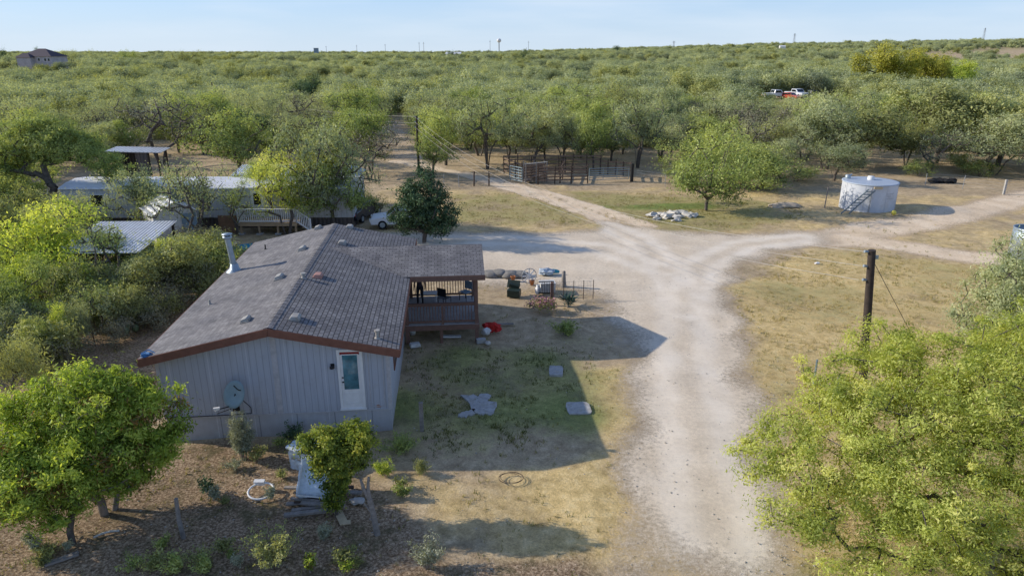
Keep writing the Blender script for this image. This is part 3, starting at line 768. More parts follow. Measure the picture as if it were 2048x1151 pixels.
# joined far-tree meshes (crown and trunk in one) kept as plain mesh data inside source objects of the wood
src = bpy.data.collections.new('wood_source')
gj = ng.nodes.new('GeometryNodeJoinGeometry')
srcs = []
def joined(idx, fm):
    cm, tm = FAR[idx]
    b1 = bmesh.new(); b1.from_mesh(cm); lay = len(b1.faces)
    b1.from_mesh(tm); b1.faces.ensure_lookup_table()
    for f in b1.faces[lay:] if False else list(b1.faces)[lay:]: f.material_index = 1
    me = bpy.data.meshes.new('far_tree'); b1.to_mesh(me); b1.free()
    me.materials.clear(); me.materials.append(M[fm]); me.materials.append(M['bark']); return me
for i, fm in enumerate(('f_far', 'f_far', 'f_mesq2', 'f_far', 'f_olive', 'f_far', 'f_mesq2', 'f_far')):
    o = bpy.data.objects.new('far_tree_source', joined(i % 6, fm)); src.objects.link(o); srcs.append(o)
    oi = ng.nodes.new('GeometryNodeObjectInfo'); oi.inputs['Object'].default_value = o; oi.inputs['As Instance'].default_value = True
    ng.links.new(oi.outputs['Geometry'], gj.inputs[0])
ip = ng.nodes.new('GeometryNodeInstanceOnPoints'); ip.inputs['Pick Instance'].default_value = True
na = ng.nodes.new('GeometryNodeInputNamedAttribute'); na.data_type = 'FLOAT'; na.inputs['Name'].default_value = 'size'
nb = ng.nodes.new('GeometryNodeInputNamedAttribute'); nb.data_type = 'FLOAT'; nb.inputs['Name'].default_value = 'turn'
cx = ng.nodes.new('ShaderNodeCombineXYZ'); ng.links.new(nb.outputs[0], cx.inputs[2])
rv = ng.nodes.new('FunctionNodeRandomValue'); rv.data_type = 'INT'; rv.inputs[4].default_value = 0; rv.inputs[5].default_value = 7
ng.links.new(gi.outputs[0], ip.inputs['Points']); ng.links.new(gj.outputs[0], ip.inputs['Instance'])
ng.links.new(rv.outputs[2], ip.inputs['Instance Index']); ng.links.new(cx.outputs[0], ip.inputs['Rotation']); ng.links.new(na.outputs[0], ip.inputs['Scale'])
ng.links.new(ip.outputs[0], go.inputs[0])
md = wood.modifiers.new('wood', 'NODES'); md.node_group = ng

# low scrub under and between the trees: nobody could count it
ub = []
for _ in range(9000):
    y = 92+rg.random()**.8*150; x = rg.uniform(-.86, .86)*y
    ub.append((x, y))
ub = np.array(ub); bad = np.zeros(len(ub), bool)
for poly in clear: bad |= inside_dist(ub[:, 0], ub[:, 1], poly) > -1.5
ub = ub[~bad]; dn = vnoise(ub[:, 0], ub[:, 1], .06, 6); ub = ub[dn+rg.uniform(-.3, .3, len(ub)) > -.12]
lb_ = np.stack([rg.uniform(-34, -9, 420), rg.uniform(19, 46, 420)], -1)
zone = [tuple(G(x, y))[:2] for x, y in ((-300,470),(60,420),(300,520),(430,500),(440,560),(300,690),(200,700),(60,760),(-400,800))]
lb_ = lb_[(inside_dist(lb_[:, 0], lb_[:, 1], zone) > 0) & (vnoise(lb_[:, 0], lb_[:, 1], .25, 31)+rg.uniform(-.25, .25, len(lb_)) > -.05)]
ub = np.concatenate([ub, lb_])
um = bpy.data.meshes.new('undergrowth'); um.from_pydata(np.stack([ub[:, 0], ub[:, 1], terrain(ub[:, 0], ub[:, 1])-.1], -1).tolist(), [], [])
for nm, arr in (('size', rg.uniform(.45, 1.25, len(ub))), ('turn', rg.uniform(0, 6.28, len(ub)))):
    a = um.attributes.new(nm, 'FLOAT', 'POINT'); a.data.foreach_set('value', arr.astype(np.float32))
und = bpy.data.objects.new('undergrowth', um); C.objects.link(und); tag(und, 'low scrub filling the gaps between the woodland trees', 'undergrowth', None, 'stuff')
ng2 = ng.copy(); ng2.name = 'undergrowth'
k_ = 0
for nd in ng2.nodes:
    if nd.type == 'OBJECT_INFO':
        cm, tm = BUSH[k_ % 3]; me2 = cm.copy(); me2.materials.clear(); me2.materials.append(M[('f_olive', 'f_mesq2', 'f_grey', 'f_olive', 'f_mesq', 'f_mesq2', 'f_olive', 'f_grey')[k_]])
        o = bpy.data.objects.new('scrub_source', me2); src.objects.link(o); nd.inputs['Object'].default_value = o; k_ += 1
md = und.modifiers.new('undergrowth', 'NODES'); md.node_group = ng2

# --- foreground trees
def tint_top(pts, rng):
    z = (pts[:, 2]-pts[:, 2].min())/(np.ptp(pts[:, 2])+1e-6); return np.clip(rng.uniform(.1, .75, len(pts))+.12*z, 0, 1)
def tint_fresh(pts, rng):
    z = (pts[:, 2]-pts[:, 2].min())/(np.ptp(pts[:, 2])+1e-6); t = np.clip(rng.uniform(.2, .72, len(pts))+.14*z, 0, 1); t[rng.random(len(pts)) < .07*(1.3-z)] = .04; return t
def tint_wide(pts, rng): return np.clip(rng.normal(.5, .24, len(pts)), .05, .97)
def lobed_tree(seed, lobes, ncl, per, ln, wd, spread, stems, fork, base_r, leaf_up=.3, droop=0., wander=.12, twig=.008, shell=.35, foot=.12, tint=None, sprig=.14, sprig_len=.45):
    """tree whose crown lobes are given: (x, y, z, rx, ry, rz) from its foot"""
    rng = np.random.default_rng(seed); lo = np.array(lobes); vol = lo[:, 3]*lo[:, 4]*lo[:, 5]
    pk = rng.choice(len(lo), ncl, p=vol/vol.sum()); d = rng.normal(0, 1, (ncl, 3)); d /= np.linalg.norm(d, axis=1, keepdims=True)
    pts = lo[pk, :3]+d*lo[pk, 3:]*((shell+(1-shell)*rng.random((ncl, 1)))**.7)
    spr = rng.random(ncl) < sprig; ext = np.where(spr, rng.uniform(1.05, 1.0+sprig_len, ncl), 1.0)
    pts = lo[pk, :3]+(pts-lo[pk, :3])*ext[:, None]
    pts[:, 2] = np.maximum(pts[:, 2], .35)
    ed = skeleton(rng, pts, stems, fork, base_r, (0, 0), wander, twig, .45, foot)
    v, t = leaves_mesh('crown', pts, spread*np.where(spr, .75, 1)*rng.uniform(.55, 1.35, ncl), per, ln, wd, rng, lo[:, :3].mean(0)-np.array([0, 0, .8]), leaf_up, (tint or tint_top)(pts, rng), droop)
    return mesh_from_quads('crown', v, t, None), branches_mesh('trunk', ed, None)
f = G(215, 1018)
put_tree('leafy_tree', 'bright green leafy tree with twin pale trunks before the left gable corner', lobed_tree(31, [(.2,.1,2.75,1.35,1.2,.95),(1.3,.3,2.35,.95,.9,.9),(-1.2,.1,2.4,1.2,1.1,.95),(.5,-.2,1.75,1.4,1.1,.75),(-.4,.3,3.25,.7,.7,.55),(.95,.3,3.0,.75,.7,.55),(1.75,.3,1.75,.6,.6,.55),
         (-.6,-.2,1.35,1.1,.9,.55),(.6,.0,1.15,.9,.8,.45),(.2,.2,3.65,.4,.4,.4),(1.5,.2,3.1,.45,.4,.4),(-1.4,.2,3.0,.5,.5,.5)],
         470, 125, .125, .034, .15, 2, .8, .11, foot=.14, leaf_up=.45, tint=tint_fresh), f, 0, (1.05, 1.05, 1.10), 'f_fresh', 'barkpale')
f = G(145, 1086)
put_tree('leafy_tree', 'bright green leafy tree on a single dark trunk at the left picture edge', lobed_tree(32, [(-.6,0,2.0,1.2,1.1,.85),(-1.5,.2,2.1,1.0,1.0,.9),(.3,.2,2.0,.9,.9,.7),(-2.2,.1,2.3,.8,.8,.7),(-.3,0,1.25,1.0,.8,.5),(-1.6,0,1.3,1.0,.8,.5),(-1.0,.1,2.8,.6,.6,.4)],
         300, 110, .12, .035, .16, 1, .75, .085, leaf_up=.45, tint=tint_fresh), f, 0, 1, 'f_fresh', 'bark')
f = G(2110, 1200)
put_tree('mesquite_tree', 'large feathery yellow green mesquite filling the lower right corner', lobed_tree(41,
         [(-1.0,1.5,4.3,2.0,1.8,.9),(-3.3,2.0,3.5,1.7,1.5,.9),(-5.0,1.4,2.8,1.4,1.3,.8),(-2.9,.2,2.7,1.7,1.4,.85),(-1.4,3.4,4.3,1.9,1.4,.85),(1.2,1.8,4.3,2,2,1.1),(-3.3,3.8,3.7,1.5,1.2,.75),(-.5,-.6,2.6,1.6,1.2,.85),(-6.75,1.7,2.5,.95,.65,.42),(-5.3,-.1,1.8,1.0,.9,.55),(1.4,4.,4.5,2,1.6,1),(-4.7,3.2,3.2,.9,.8,.5),(-2.4,4.9,4.3,1.1,.8,.6),(-4.0,-.5,1.7,1.2,.9,.6),(-2.2,-.9,1.7,1.2,.9,.6),(-.6,-1.4,1.7,1.3,.9,.6),(-1.6,.8,3.4,1.3,1.1,.7),(.6,.2,3.3,1.3,1.1,.7),(-4.2,.8,2.3,1.3,1.0,.6),(-6.1,.6,2.1,.9,.8,.45),(-5.8,2.4,3.0,.9,.8,.5)],
         1300, 155, .090, .029, .175, 3, 1.0, .17, leaf_up=.2, droop=.1, wander=.10, twig=.009, foot=.2, shell=.4, tint=tint_wide, sprig=.2, sprig_len=.5), f, 0, 1, 'f_lime', 'bark')
LB2 = [(0,0,2.6,1.7,1.5,1.0),(-.9,.3,2.2,1.2,1.1,.8),(1.2,0,2.7,1.5,1.4,1.0),(.1,.6,3.5,1.0,1.0,.7),(-.6,-.5,1.5,1.2,1,.6),(-1.5,.2,1.8,.7,.7,.5),(1.3,.3,3.7,1,1,.6)]
f = G(2015, 780); D2 = lobed_tree(42, LB2, 420, 110, .09, .026, .17, 2, .8, .12, leaf_up=.15, tint=tint_wide, sprig=.2)
put_tree('mesquite_tree', 'grey green feathery mesquite behind the large one at the right picture edge', D2, f, 0, (1.2, 1.2, 1.38), 'f_mesq2', 'bark')
f = G(2110, 705)
put_tree('mesquite_tree', 'far feathery mesquite cut by the right picture edge below the open topped tank', D2, f, 2.1, (1.15, 1.15, .95), 'f_mesq', 'bark')
f = G(128, 452)
put_tree('mesquite_tree', 'broad dark branched mesquite left of the metal roofed sheds, largest crown at left', lobed_tree(47,
         [(0,0,6.2,1.9,1.6,1.0),(-1.9,0,5.8,1.8,1.5,1.0),(1.9,.2,5.9,1.8,1.5,.95),(-3.3,.2,4.9,1.5,1.3,.9),(3.3,.2,4.9,1.4,1.2,.85),(-.8,0,7.2,1.3,1.1,.6),(1.0,.2,7.1,1.2,1.1,.6),(-2.8,.3,4.3,1.2,1.1,.5),(-4.4,.2,3.9,1.0,1.0,.7),(4.2,.4,3.9,1.0,.9,.6),(.2,.2,5.0,1.4,1.0,.5)],
         480, 90, .17, .060, .25, 2, 1.8, .24, leaf_up=.2, shell=.4, wander=.18, twig=.014, tint=tint_wide, sprig=.2), f, 0, 1, 'f_mesq', 'bark')
f = G(848, 484); occupied.append((f.x, f.y, 2))
put_tree('dark_tree', 'dense blue green dark tree standing at the far corner of the shingled house', lobed_tree(45,
         [(0,0,3.0,1.5,1.4,1.2),(-.9,0,1.9,1.4,1.2,.95),(.95,.1,2.0,1.45,1.2,.95),(.1,0,4.2,1.0,.9,.8),(1.1,0,1.1,1.1,.9,.55),(-1.0,.2,1.1,1.0,.9,.55),(1.0,.2,3.3,.9,.8,.6),(-.9,0,3.4,.8,.8,.6),(.3,0,4.9,.4,.4,.4)],
         330, 60, .16, .075, .2, 1, .7, .14, leaf_up=.1, shell=.4), f, 0, 1, 'f_dark', 'bark')
# small two-part shrub tree in front of the gable wall
f = G(674, 1032)
put_tree('shrub_tree', 'small yellow tipped tree with leaf wrapped trunk above the lumber heap', lobed_tree(51,
         [(-.25,0,2.25,.62,.55,.50),(.55,.1,2.3,.62,.55,.48),(.2,0,1.85,.85,.6,.40),(-.05,0,.75,.26,.26,.72),(.0,0,1.35,.5,.4,.35),(.8,.1,2.55,.3,.3,.3)],
         230, 95, .085, .042, .10, 1, .8, .05, leaf_up=.35), f, 0, 1, 'f_shrub', 'bark', cat='small tree')
# brush rows and saplings left of the house
random.seed(21)
for i, (px, py, w_, top, k, fm, lb) in enumerate(((95,745,70,628,'l','f_mesq','thin stemmed sapling nearest the foreground tree in the bare patch'),
        (132,720,70,600,'l','f_fresh','second thin stemmed sapling from the left in the bare patch'),(155,705,64,585,'l','f_mesq2','third thin stemmed sapling from the left in the bare patch'),
        (35,800,110,650,'l','f_olive','brown leaved sapling at the left picture edge above the foreground tree'),(60,540,120,440,'v','f_mesq2','grey green brush tree left of the corrugated roof'),
        (420,560,60,490,'b','f_olive','low olive bush against the left roof edge'),(290,590,90,505,'b','f_dark','dark low bush under the corrugated roof'),
        (15,470,150,330,'v','f_mesq','mid green mesquite at the left picture edge below the largest crown'),(170,520,120,400,'s','f_mesq','wispy mesquite between the mobile home and the lean-to roof'))):
    T(px, py, w_, top, k, fm, lb, 'sapling' if 'sapling' in lb else 'brush_bush', cat='tree' if k != 'b' else 'bush')
for i, (px, py, w_, top, k, fm, lb) in enumerate(((40,430,190,300,'l','f_mesq','green mesquite at the left edge before the mobile home end'),(60,640,170,500,'l','f_fresh','light green brush tree left of the lean-to and above the saplings'),
        (170,640,130,520,'l','f_olive','olive brush tree in front of the lean-to roof'),(255,618,120,520,'l','f_mesq2','grey green brush tree under the right end of the lean-to roof'),(395,585,100,490,'d','f_olive','olive bush tree touching the left slope of the shingled roof'),
        (10,610,150,470,'l','f_mesq','mid green brush tree at the left edge level with the lean-to'),(300,480,120,395,'s','f_mesq','wispy mesquite over the slanted shed roof'),(20,720,110,600,'l','f_mesq2','grey green brush at the left edge beside the saplings'),
        (300,466,140,332,'v','f_mesq2','feathery mesquite over the middle of the long roof'),(668,455,150,296,'v','f_mesq','full crowned mesquite over the right half of the mobile home'),(475,470,90,362,'s','f_mesq','small thin mesquite at the left end of the white deck'),(400,480,150,322,'s','f_mesq2','tall open mesquite before the shed door and the mobile home seam'),(515,440,130,318,'v','f_mesq','mesquite over the deck end of the mobile home roof'),(140,480,150,375,'l','f_mesq2','grey green mesquite before the left end of the mobile home'),(330,470,120,375,'s','f_mesq','dark stemmed mesquite before the middle of the mobile home'),(60,520,170,400,'l','f_mesq','tall mid green brush tree at the left over the lean-to end'),
        (215,555,130,445,'l','f_mesq2','feathery mesquite rising before the lean-to roof edge'),(350,560,120,470,'l','f_fresh','light green brush tree between the lean-to and the flue pipe'),(110,690,120,590,'l','f_mesq','green brush before the bare patch, above the saplings'),(290,650,110,560,'l','f_olive','olive brush left of the shingled roof and above the cactus'),
        (5,540,130,420,'l','f_mesq2','grey green tree cut by the left edge above the brush'),(640,446,150,290,'s','f_mesq','wispy mesquite before the right half of the mobile home'),
        (455,430,100,330,'s','f_mesq2','thin mesquite before the seam of the mobile home'),(250,440,130,320,'s','f_mesq2','thin mesquite before the left half of the mobile home'),(110,560,150,430,'l','f_mesq','bushy mid green brush tree over the left end of the lean-to'))):
    T(px, py, w_, top, k, fm, lb, 'brush_tree', cat='tree')
for i, (px, py, w_, top, lb) in enumerate(((1480,372,60,338,'small green bush at the foot of the low wide mesquite'),(1590,362,90,330,'round low bush left of the water tank'),
        (1840,352,70,320,'low bush right of the water tank near the black sheet'),(1925,345,80,305,'low bush between the black sheet and the white post'),(1350,352,60,320,'low bush right of the black corral post'),
        (745,430,70,385,'low bush between the mobile home and the dark tree'),(1960,352,70,322,'low bush behind the white post'))):
    T(px, py, w_, top, 'b', 'f_olive' if i % 2 else 'f_mesq', lb, 'low_bush', cat='bush')

# --- weeds and plants in the yard
def weed(name, label, px, py, h, r, stems, per, ln, wd, leafm, seed, cat='plant', spread=.05, group=None):
    rng = np.random.default_rng(seed); p = G(px, py); cl = []; mb = []
    for s_ in range(stems):
        a = rng.uniform(0, 6.28); k = r*rng.uniform(.1, 1); hh = h*rng.uniform(.55, 1)
        q0 = np.array([math.cos(a)*k*.25, math.sin(a)*k*.25, -.03])
        for j in range(1, 6):
            t_ = j/5; q1 = np.array([math.cos(a)*k*(.25+.75*t_**1.4), math.sin(a)*k*(.25+.75*t_**1.4), hh*t_])
            mb.append((q0, q1, .007, .005)); q0 = q1
            if j > 1: cl.append(q1)
    cl = np.array(cl); v, t = leaves_mesh('leaves', cl, spread, per, ln, wd, rng, None, .5, rng.uniform(.15, .85, len(cl)))
    th = thing(name, label, cat, p, 0, group)
    for nm, me, mt in (('stem', branches_mesh('stem', mb, M['greywood']), None), ('leaves', mesh_from_quads('leaves', v, t, M[leafm]), None)):
        o = bpy.data.objects.new(nm, me); C.objects.link(o); o.parent = th
    return th
weed('feathery_plant', 'tall pale feathery plant growing under the satellite dish', 487, 915, 1.4, .42, 40, 30, .14, .02, 'f_sage', 61, spread=.06)
weed('weed', 'low green weed at the foot of the feathery plant', 515, 917, .35, .4, 14, 10, .09, .03, 'f_olive', 62)
weed('weed', 'dark green weed against the skirting behind the white freezer', 590, 882, .55, .4, 16, 14, .09, .035, 'f_dark', 63)
weed('weed', 'dark leafy weed left of the thin grey post', 415, 985, .55, .3, 9, 10, .10, .04, 'f_dark', 64)
weed('weed', 'sprawling pale tipped weed below the lumber heap at the bottom edge', 550, 1125, .8, .8, 60, 12, .07, .03, 'f_olive', 65)
weed('weed', 'spindly yellow flowered weed right of the forked dead trunk', 855, 1130, .8, .5, 40, 14, .06, .025, 'f_sage', 66)
weed('weed', 'upright yellow green weed at the bottom edge left of the tiny one', 620, 1140, .45, .22, 12, 12, .09, .03, 'f_fresh', 67)
weed('weed', 'tiny yellow green weed at the bottom edge', 695, 1138, .22, .14, 8, 10, .07, .025, 'f_fresh', 68)
weed('grass_clump', 'bright grass clump right of the forked dead trunk top', 770, 948, .40, .33, 22, 10, .17, .016, 'f_fresh', 69)
weed('grass_clump', 'yellow grass clump on the shadow edge of the front yard', 842, 945, .38, .35, 18, 8, .17, .016, 'f_olive', 70)
weed('grass_clump', 'dark grass clump at the foot of the short yard post', 800, 900, .38, .7, 40, 10, .17, .016, 'f_mesq', 71)
weed('weed', 'low weed left of the skirting near the leafy tree', 560, 890, .3, .3, 12, 10, .08, .03, 'f_mesq', 72)
weed('weed', 'green weed at the foot of the plank by the bottom left corner', 90, 1110, .25, .45, 18, 10, .08, .025, 'f_olive', 73)
weed('weed', 'sparse weed below the thin grey post', 400, 1120, .35, .5, 18, 9, .08, .025, 'f_olive', 74)
weed('weed', 'low weed between the plank and the thin grey post', 265, 1135, .35, .35, 14, 9, .08, .025, 'f_mesq', 75)
weed('weed', 'dry weed above the white ring', 470, 935, .3, .35, 14, 9, .08, .025, 'f_sage', 76)
weed('weed', 'dark green weed clump in the middle of the shaded yard', 1130, 668, .55, .8, 40, 12, .10, .035, 'f_mesq', 77)
wr_ = random.Random(17); spots = []
while len(spots) < 22:
    px, py = wr_.uniform(20, 840), wr_.uniform(930, 1140)
    if 580 < px < 770 and py < 1060: continue
    spots.append((px, py))
first = None
for i, (px, py) in enumerate(spots):
    if i < 3: ws = weed('small_weed', 'small weed among the leaf litter in front of the house', px, py, .28+.06*i, .28, 14, 12, .075, .028, ('f_olive', 'f_mesq', 'f_sage')[i], 120+i, group='small weeds in the leaf litter'); first = (first or []) + [ws]
    else: k = wr_.uniform(.6, 1.3); dup(first[i % 3], G(px, py), wr_.uniform(0, 6.28), 'small weed among the leaf litter in front of the house', 'small weeds in the leaf litter', (k, k, k))
p_ = thing('flowering_bush', 'low bush with dull pink blossom beside the wooden garden post', 'bush', G(1082, 622))
rng_ = np.random.default_rng(81); a_ = rng_.uniform(0, 6.28, 60); r_ = rng_.random(60)**.5*.75
cp = np.stack([np.cos(a_)*r_, np.sin(a_)*r_*.7, .2+.45*rng_.random(60)*(1-r_*.6)], -1)
v, t = leaves_mesh('leaves', cp, .09, 14, .10, .05, rng_, None, .4); o = bpy.data.objects.new('leaves', mesh_from_quads('leaves', v, t, M['f_olive'])); C.objects.link(o); o.parent = p_
v, t = leaves_mesh('blossom', cp+np.array([0, 0, .06]), .09, 12, .07, .06, rng_, None, .4); o = bpy.data.objects.new('blossom', mesh_from_quads('blossom', v, t, M['pink'])); C.objects.link(o); o.parent = p_
# spiky blue green plant by the garden fence
p_ = thing('spiky_plant', 'blue green spiky leaved plant before the wire garden fence', 'plant', G(1136, 612))
V = []; rng_ = np.random.default_rng(82)
for i in range(70):
    a = rng_.uniform(0, 6.28); e = rng_.uniform(.15, 1.3); l_ = rng_.uniform(.45, .85); d = np.array([math.cos(a)*math.cos(e), math.sin(a)*math.cos(e), math.sin(e)])
    o_ = np.array([rng_.normal(0, .14), rng_.normal(0, .12), .12+rng_.random()*.25]); sdv = np.cross(d, [0, 0, 1.]); sdv /= np.linalg.norm(sdv)
    V += [o_, o_+d*l_*.35+sdv*.035, o_+d*l_-np.array([0, 0, .08]), o_+d*l_*.35-sdv*.035]
o = bpy.data.objects.new('leaves', mesh_from_quads('leaves', np.array(V), rng_.random(70), M['agave'])); C.objects.link(o); o.parent = p_
MB().tube((0, 0, -.05), (0, 0, .35), .07, .05, 7).build('stem', 'greywood', p_)
# prickly pear
p_ = thing('prickly_pear', 'prickly pear cactus left of the shingled roof', 'cactus', G(256, 672))
rng_ = np.random.default_rng(83); mb = MB()
for i in range(16):
    a = rng_.uniform(0, 6.28); k = rng_.random()*.6; z_ = .15+rng_.random()*.45
    mtx = Matrix.Translation((math.cos(a)*k, math.sin(a)*k, z_)) @ Matrix.Rotation(rng_.uniform(0, 6.28), 4, 'Z') @ Matrix.Rotation(rng_.normal(0, .4), 4, 'Y')
    mb.add([mtx @ Vector((x*.14, y*.03, zz*.19)) for x, y, zz in [(math.sin(t)*math.cos(q), math.sin(q), math.cos(t)*math.cos(q)) for q in (-1.2, 0, 1.2) for t in np.arange(10)*.628]],
           [(r*10+i2, r*10+(i2+1) % 10, (r+1)*10+(i2+1) % 10, (r+1)*10+i2) for r in (0, 1) for i2 in range(10)]+[tuple(range(10)), tuple(range(29, 19, -1))], True)
mb.build('pads', 'padgreen', p_)

# --- grass and pebbles that nobody could count
def scatter(name, nn, x0, x1, y0, y1, wfn, hfn, seed, label, cat, tintfn):
    rng = np.random.default_rng(seed); X = rng.uniform(x0, x1, nn); Y = y0+(y1-y0)*rng.random(nn)**1.3
    wgt = wfn(X, Y); k = rng.random(nn) < wgt; X, Y = X[k], Y[k]; n_ = len(X); B = 6
    h = hfn(X, Y, rng); Z = terrain(X, Y)-.07
    a = rng.uniform(0, 6.28, (n_, B)); ln = rng.uniform(.1, .8, (n_, B)); hh = h[:, None]*rng.uniform(.5, 1, (n_, B))
    b0 = np.stack([X[:, None]+rng.normal(0, .05, (n_, B)), Y[:, None]+rng.normal(0, .05, (n_, B)), np.broadcast_to(Z[:, None], (n_, B))], -1)
    d = np.stack([np.cos(a)*ln*hh, np.sin(a)*ln*hh, hh], -1); sdv = np.stack([-np.sin(a), np.cos(a), np.zeros_like(a)], -1)*.011
    v = np.stack([b0-sdv, b0+sdv, b0+d*.6+sdv*.8+np.array([0, 0, .0]), b0+d-np.array([0, 0, 1.])*(hh*ln*.25)[..., None]], 2).reshape(-1, 3)
    t = np.repeat(np.clip(tintfn(X, Y, rng), 0, 1), B)+rng.normal(0, .08, n_*B)
    o = bpy.data.objects.new(name, mesh_from_quads(name, v, np.clip(t, 0, 1), M['grass'])); C.objects.link(o)
    tag(o, label, cat, None, 'stuff'); return o
HOUSE_C = Vector((-4.0, 20.44, 0)); HOUSE_R = R(5.25)
def house_mask(X, Y):
    dx, dy = X+4.0, Y-20.44; lx = dx*math.cos(HOUSE_R)+dy*math.sin(HOUSE_R); ly = -dx*math.sin(HOUSE_R)+dy*math.cos(HOUSE_R)
    return ~((lx > -7.3) & (lx < .05) & (ly > -.05) & (ly < 13.1))
def w_yard(X, Y):
    f_ = sstep(-1, 1.5, inside_dist(X, Y, P_FRONT)); b_ = sstep(-.5, 1, inside_dist(X, Y, P_BROWN)); fl = sstep(-.5, 1, inside_dist(X, Y, P_FIELD))
    ml = np.maximum(sstep(-.5, 1, inside_dist(X, Y, P_LAWN_MID)), sstep(-.5, 1, inside_dist(X, Y, P_LAWN_R)))
    g_ = sstep(.3, -.6, inside_dist(X, Y, P_GRAVEL)); nn = np.clip(.5+vnoise(X, Y, .8, 12)*1.3, 0.03, 1)
    return np.maximum.reduce([f_*.95, b_*.30*nn, fl*.8, ml*.7, .10*np.ones_like(X)])*g_*nn*house_mask(X, Y)
def t_yard(X, Y, rng):
    f_ = sstep(-1, 1.5, inside_dist(X, Y, P_FRONT)); fl = sstep(-.5, 1, inside_dist(X, Y, P_FIELD))
    return .55-.35*f_+.22*fl+rng.normal(0, .14, len(X))+.2*vnoise(X, Y, .25, 13)
scatter('grass', 110000, -20, 32, 11, 62, w_yard, lambda X, Y, r: r.uniform(.05, .17, len(X))*(1+.6*np.clip(vnoise(X, Y, .5, 14), 0, 1)), 91, 'short dry and green grass in the yard and the field', 'grass', t_yard)
def pebbles(name, nn, fn, smin, smax, mat, seed, label):
    rng = np.random.default_rng(seed); V = []; F = []; X = rng.uniform(-14, 14, nn); Y = 11+27*rng.random(nn)**1.4
    k = rng.random(nn) < fn(X, Y); X, Y = X[k], Y[k]
    base = np.array([(1,0,0),(.3,.9,0),(-.8,.5,0),(-.7,-.6,0),(.4,-.9,0),(.1,0,.7)])
    for x, y in zip(X, Y):
        s = smin+(smax-smin)*rng.random()**3; a = rng.uniform(0, 6.28); o = len(V); ca, sa = math.cos(a), math.sin(a)
        for b in base*rng.uniform(.7, 1.2, (6, 1)): V.append((x+s*(b[0]*ca-b[1]*sa), y+s*(b[0]*sa+b[1]*ca), -.06+s*b[2]*1.2+.02))
        F += [(o+i, o+(i+1) % 5, o+5) for i in range(5)]
    me = bpy.data.meshes.new(name); me.from_pydata(V, [], F); me.materials.append(M[mat]); o = bpy.data.objects.new(name, me); C.objects.link(o); tag(o, label, 'stones', None, 'stuff')
def w_peb(X, Y):
    g_ = sstep(-2.5, .3, inside_dist(X, Y, P_GRAVEL)); b_ = sstep(-.5, 1, inside_dist(X, Y, P_BROWN)); wl = np.exp(-((X+3.6)/.7)**2)*(Y < 30)*(Y > 19)
    return np.maximum.reduce([g_*.8, b_*.5, wl, .12*np.ones_like(X)])*house_mask(X, Y)
pebbles('gravel_stones', 9000, w_peb, .010, .042, 'pebble', 92, 'loose pale gravel stones on the drive and yard')

# ------------------------------------------------------------------ the house
house = thing('manufactured_house', 'grey double wide house with shingled gable roof and brown fascia', 'house', HOUSE_C, HOUSE_R)
HM = Matrix.Translation(HOUSE_C) @ Matrix.Rotation(HOUSE_R, 4, 'Z'); HI = HM.inverted()
def on_plane(px, py, p0, nrm):
    """where the view through a pixel meets a plane given in the house's frame"""
    o = HI @ Vector((0, 0, CAMH)); q = HI @ G(px, py); d = q-o; p0 = Vector(p0); nrm = Vector(nrm)
    return o+d*((p0-o).dot(nrm)/d.dot(nrm))
XL, XR, LEN = -7.25, 0.0, 13.0
RX0, RX1, RC, RY0, RY1 = XL-.30, XR+.38, (XL-.30+XR+.38)/2, -.42, LEN+.35
ZE, ZR = 3.10, 3.97; SL = (ZR-ZE)/(RX1-RC)
def roofz(x): return ZR-abs(x-RC)*SL
def FW(px, py): return on_plane(px, py, (0, 0, 0), (0, 1, 0))
ZS = .78
top = lambda x: roofz(x)-.09
MB().prism([(XL, ZS), (XR, ZS), (XR, top(XR)), (RC, top(RC)), (XL, top(XL))], 1, 0, .1).build('front_wall', 'siding_x', house)
MB().prism([(XL, ZS), (XR, ZS), (XR, top(XR)), (RC, top(RC)), (XL, top(XL))], 1, LEN-.1, LEN).build('back_wall', 'siding_x', house)
MB().box(XR-.1, XR, .1, LEN-.1, ZS, top(XR)).build('side_wall', 'siding_y', house)
MB().box(XL, XL+.1, .1, LEN-.1, ZS, top(XL)).build('side_wall', 'siding_y', house)
MB().box(XL+.02, XR-.02, .03, .09, -.1, ZS-.003).build('skirting', 'skirt_x', house)
MB().box(XR-.09, XR-.03, .09, LEN-.09, -.1, ZS-.003).build('skirting', 'skirt_y', house)
MB().box(XL+.03, XL+.09, .09, LEN-.09, -.1, ZS-.003).build('skirting', 'skirt_y', house)
MB().box(XL+.02, XR-.02, LEN-.09, LEN-.03, -.1, ZS-.003).build('skirting', 'skirt_x', house)
MB().box(XL-.015, XR+.015, -.02, -.002, ZS-.02, ZS+.02).build('sill_strip', 'trim', house)
mb = MB(); mb.box(XR-.10, XR+.018, -.018, 0, ZS+.02, top(XR)-.02); mb.box(XR+.002, XR+.018, 0, .10, ZS, top(XR)-.02)
mb.box(XL-.018, XL+.10, -.018, 0, ZS+.02, top(XL)-.02); mb.build('corner_trim', 'trim', house)
MB().box(RC-.10, RC+.08, -.022, -.002, ZS+.02, top(RC)-.10).build('seam_board', 'trim', house)
T_ = .07
rf_l = MB().prism([(RX0, ZE-T_), (RC, ZR-T_), (RC, ZR), (RX0, ZE)], 1, RY0, RY1).build('roof', 'shingle', house)
rf_r = MB().prism([(RC+.001, ZR-T_), (RX1, ZE-T_), (RX1, ZE), (RC+.001, ZR)], 1, RY0, RY1).build('roof', 'shingle_edge_shadow', house)
mb = MB(); k_ = int((RY1-RY0)/.3)
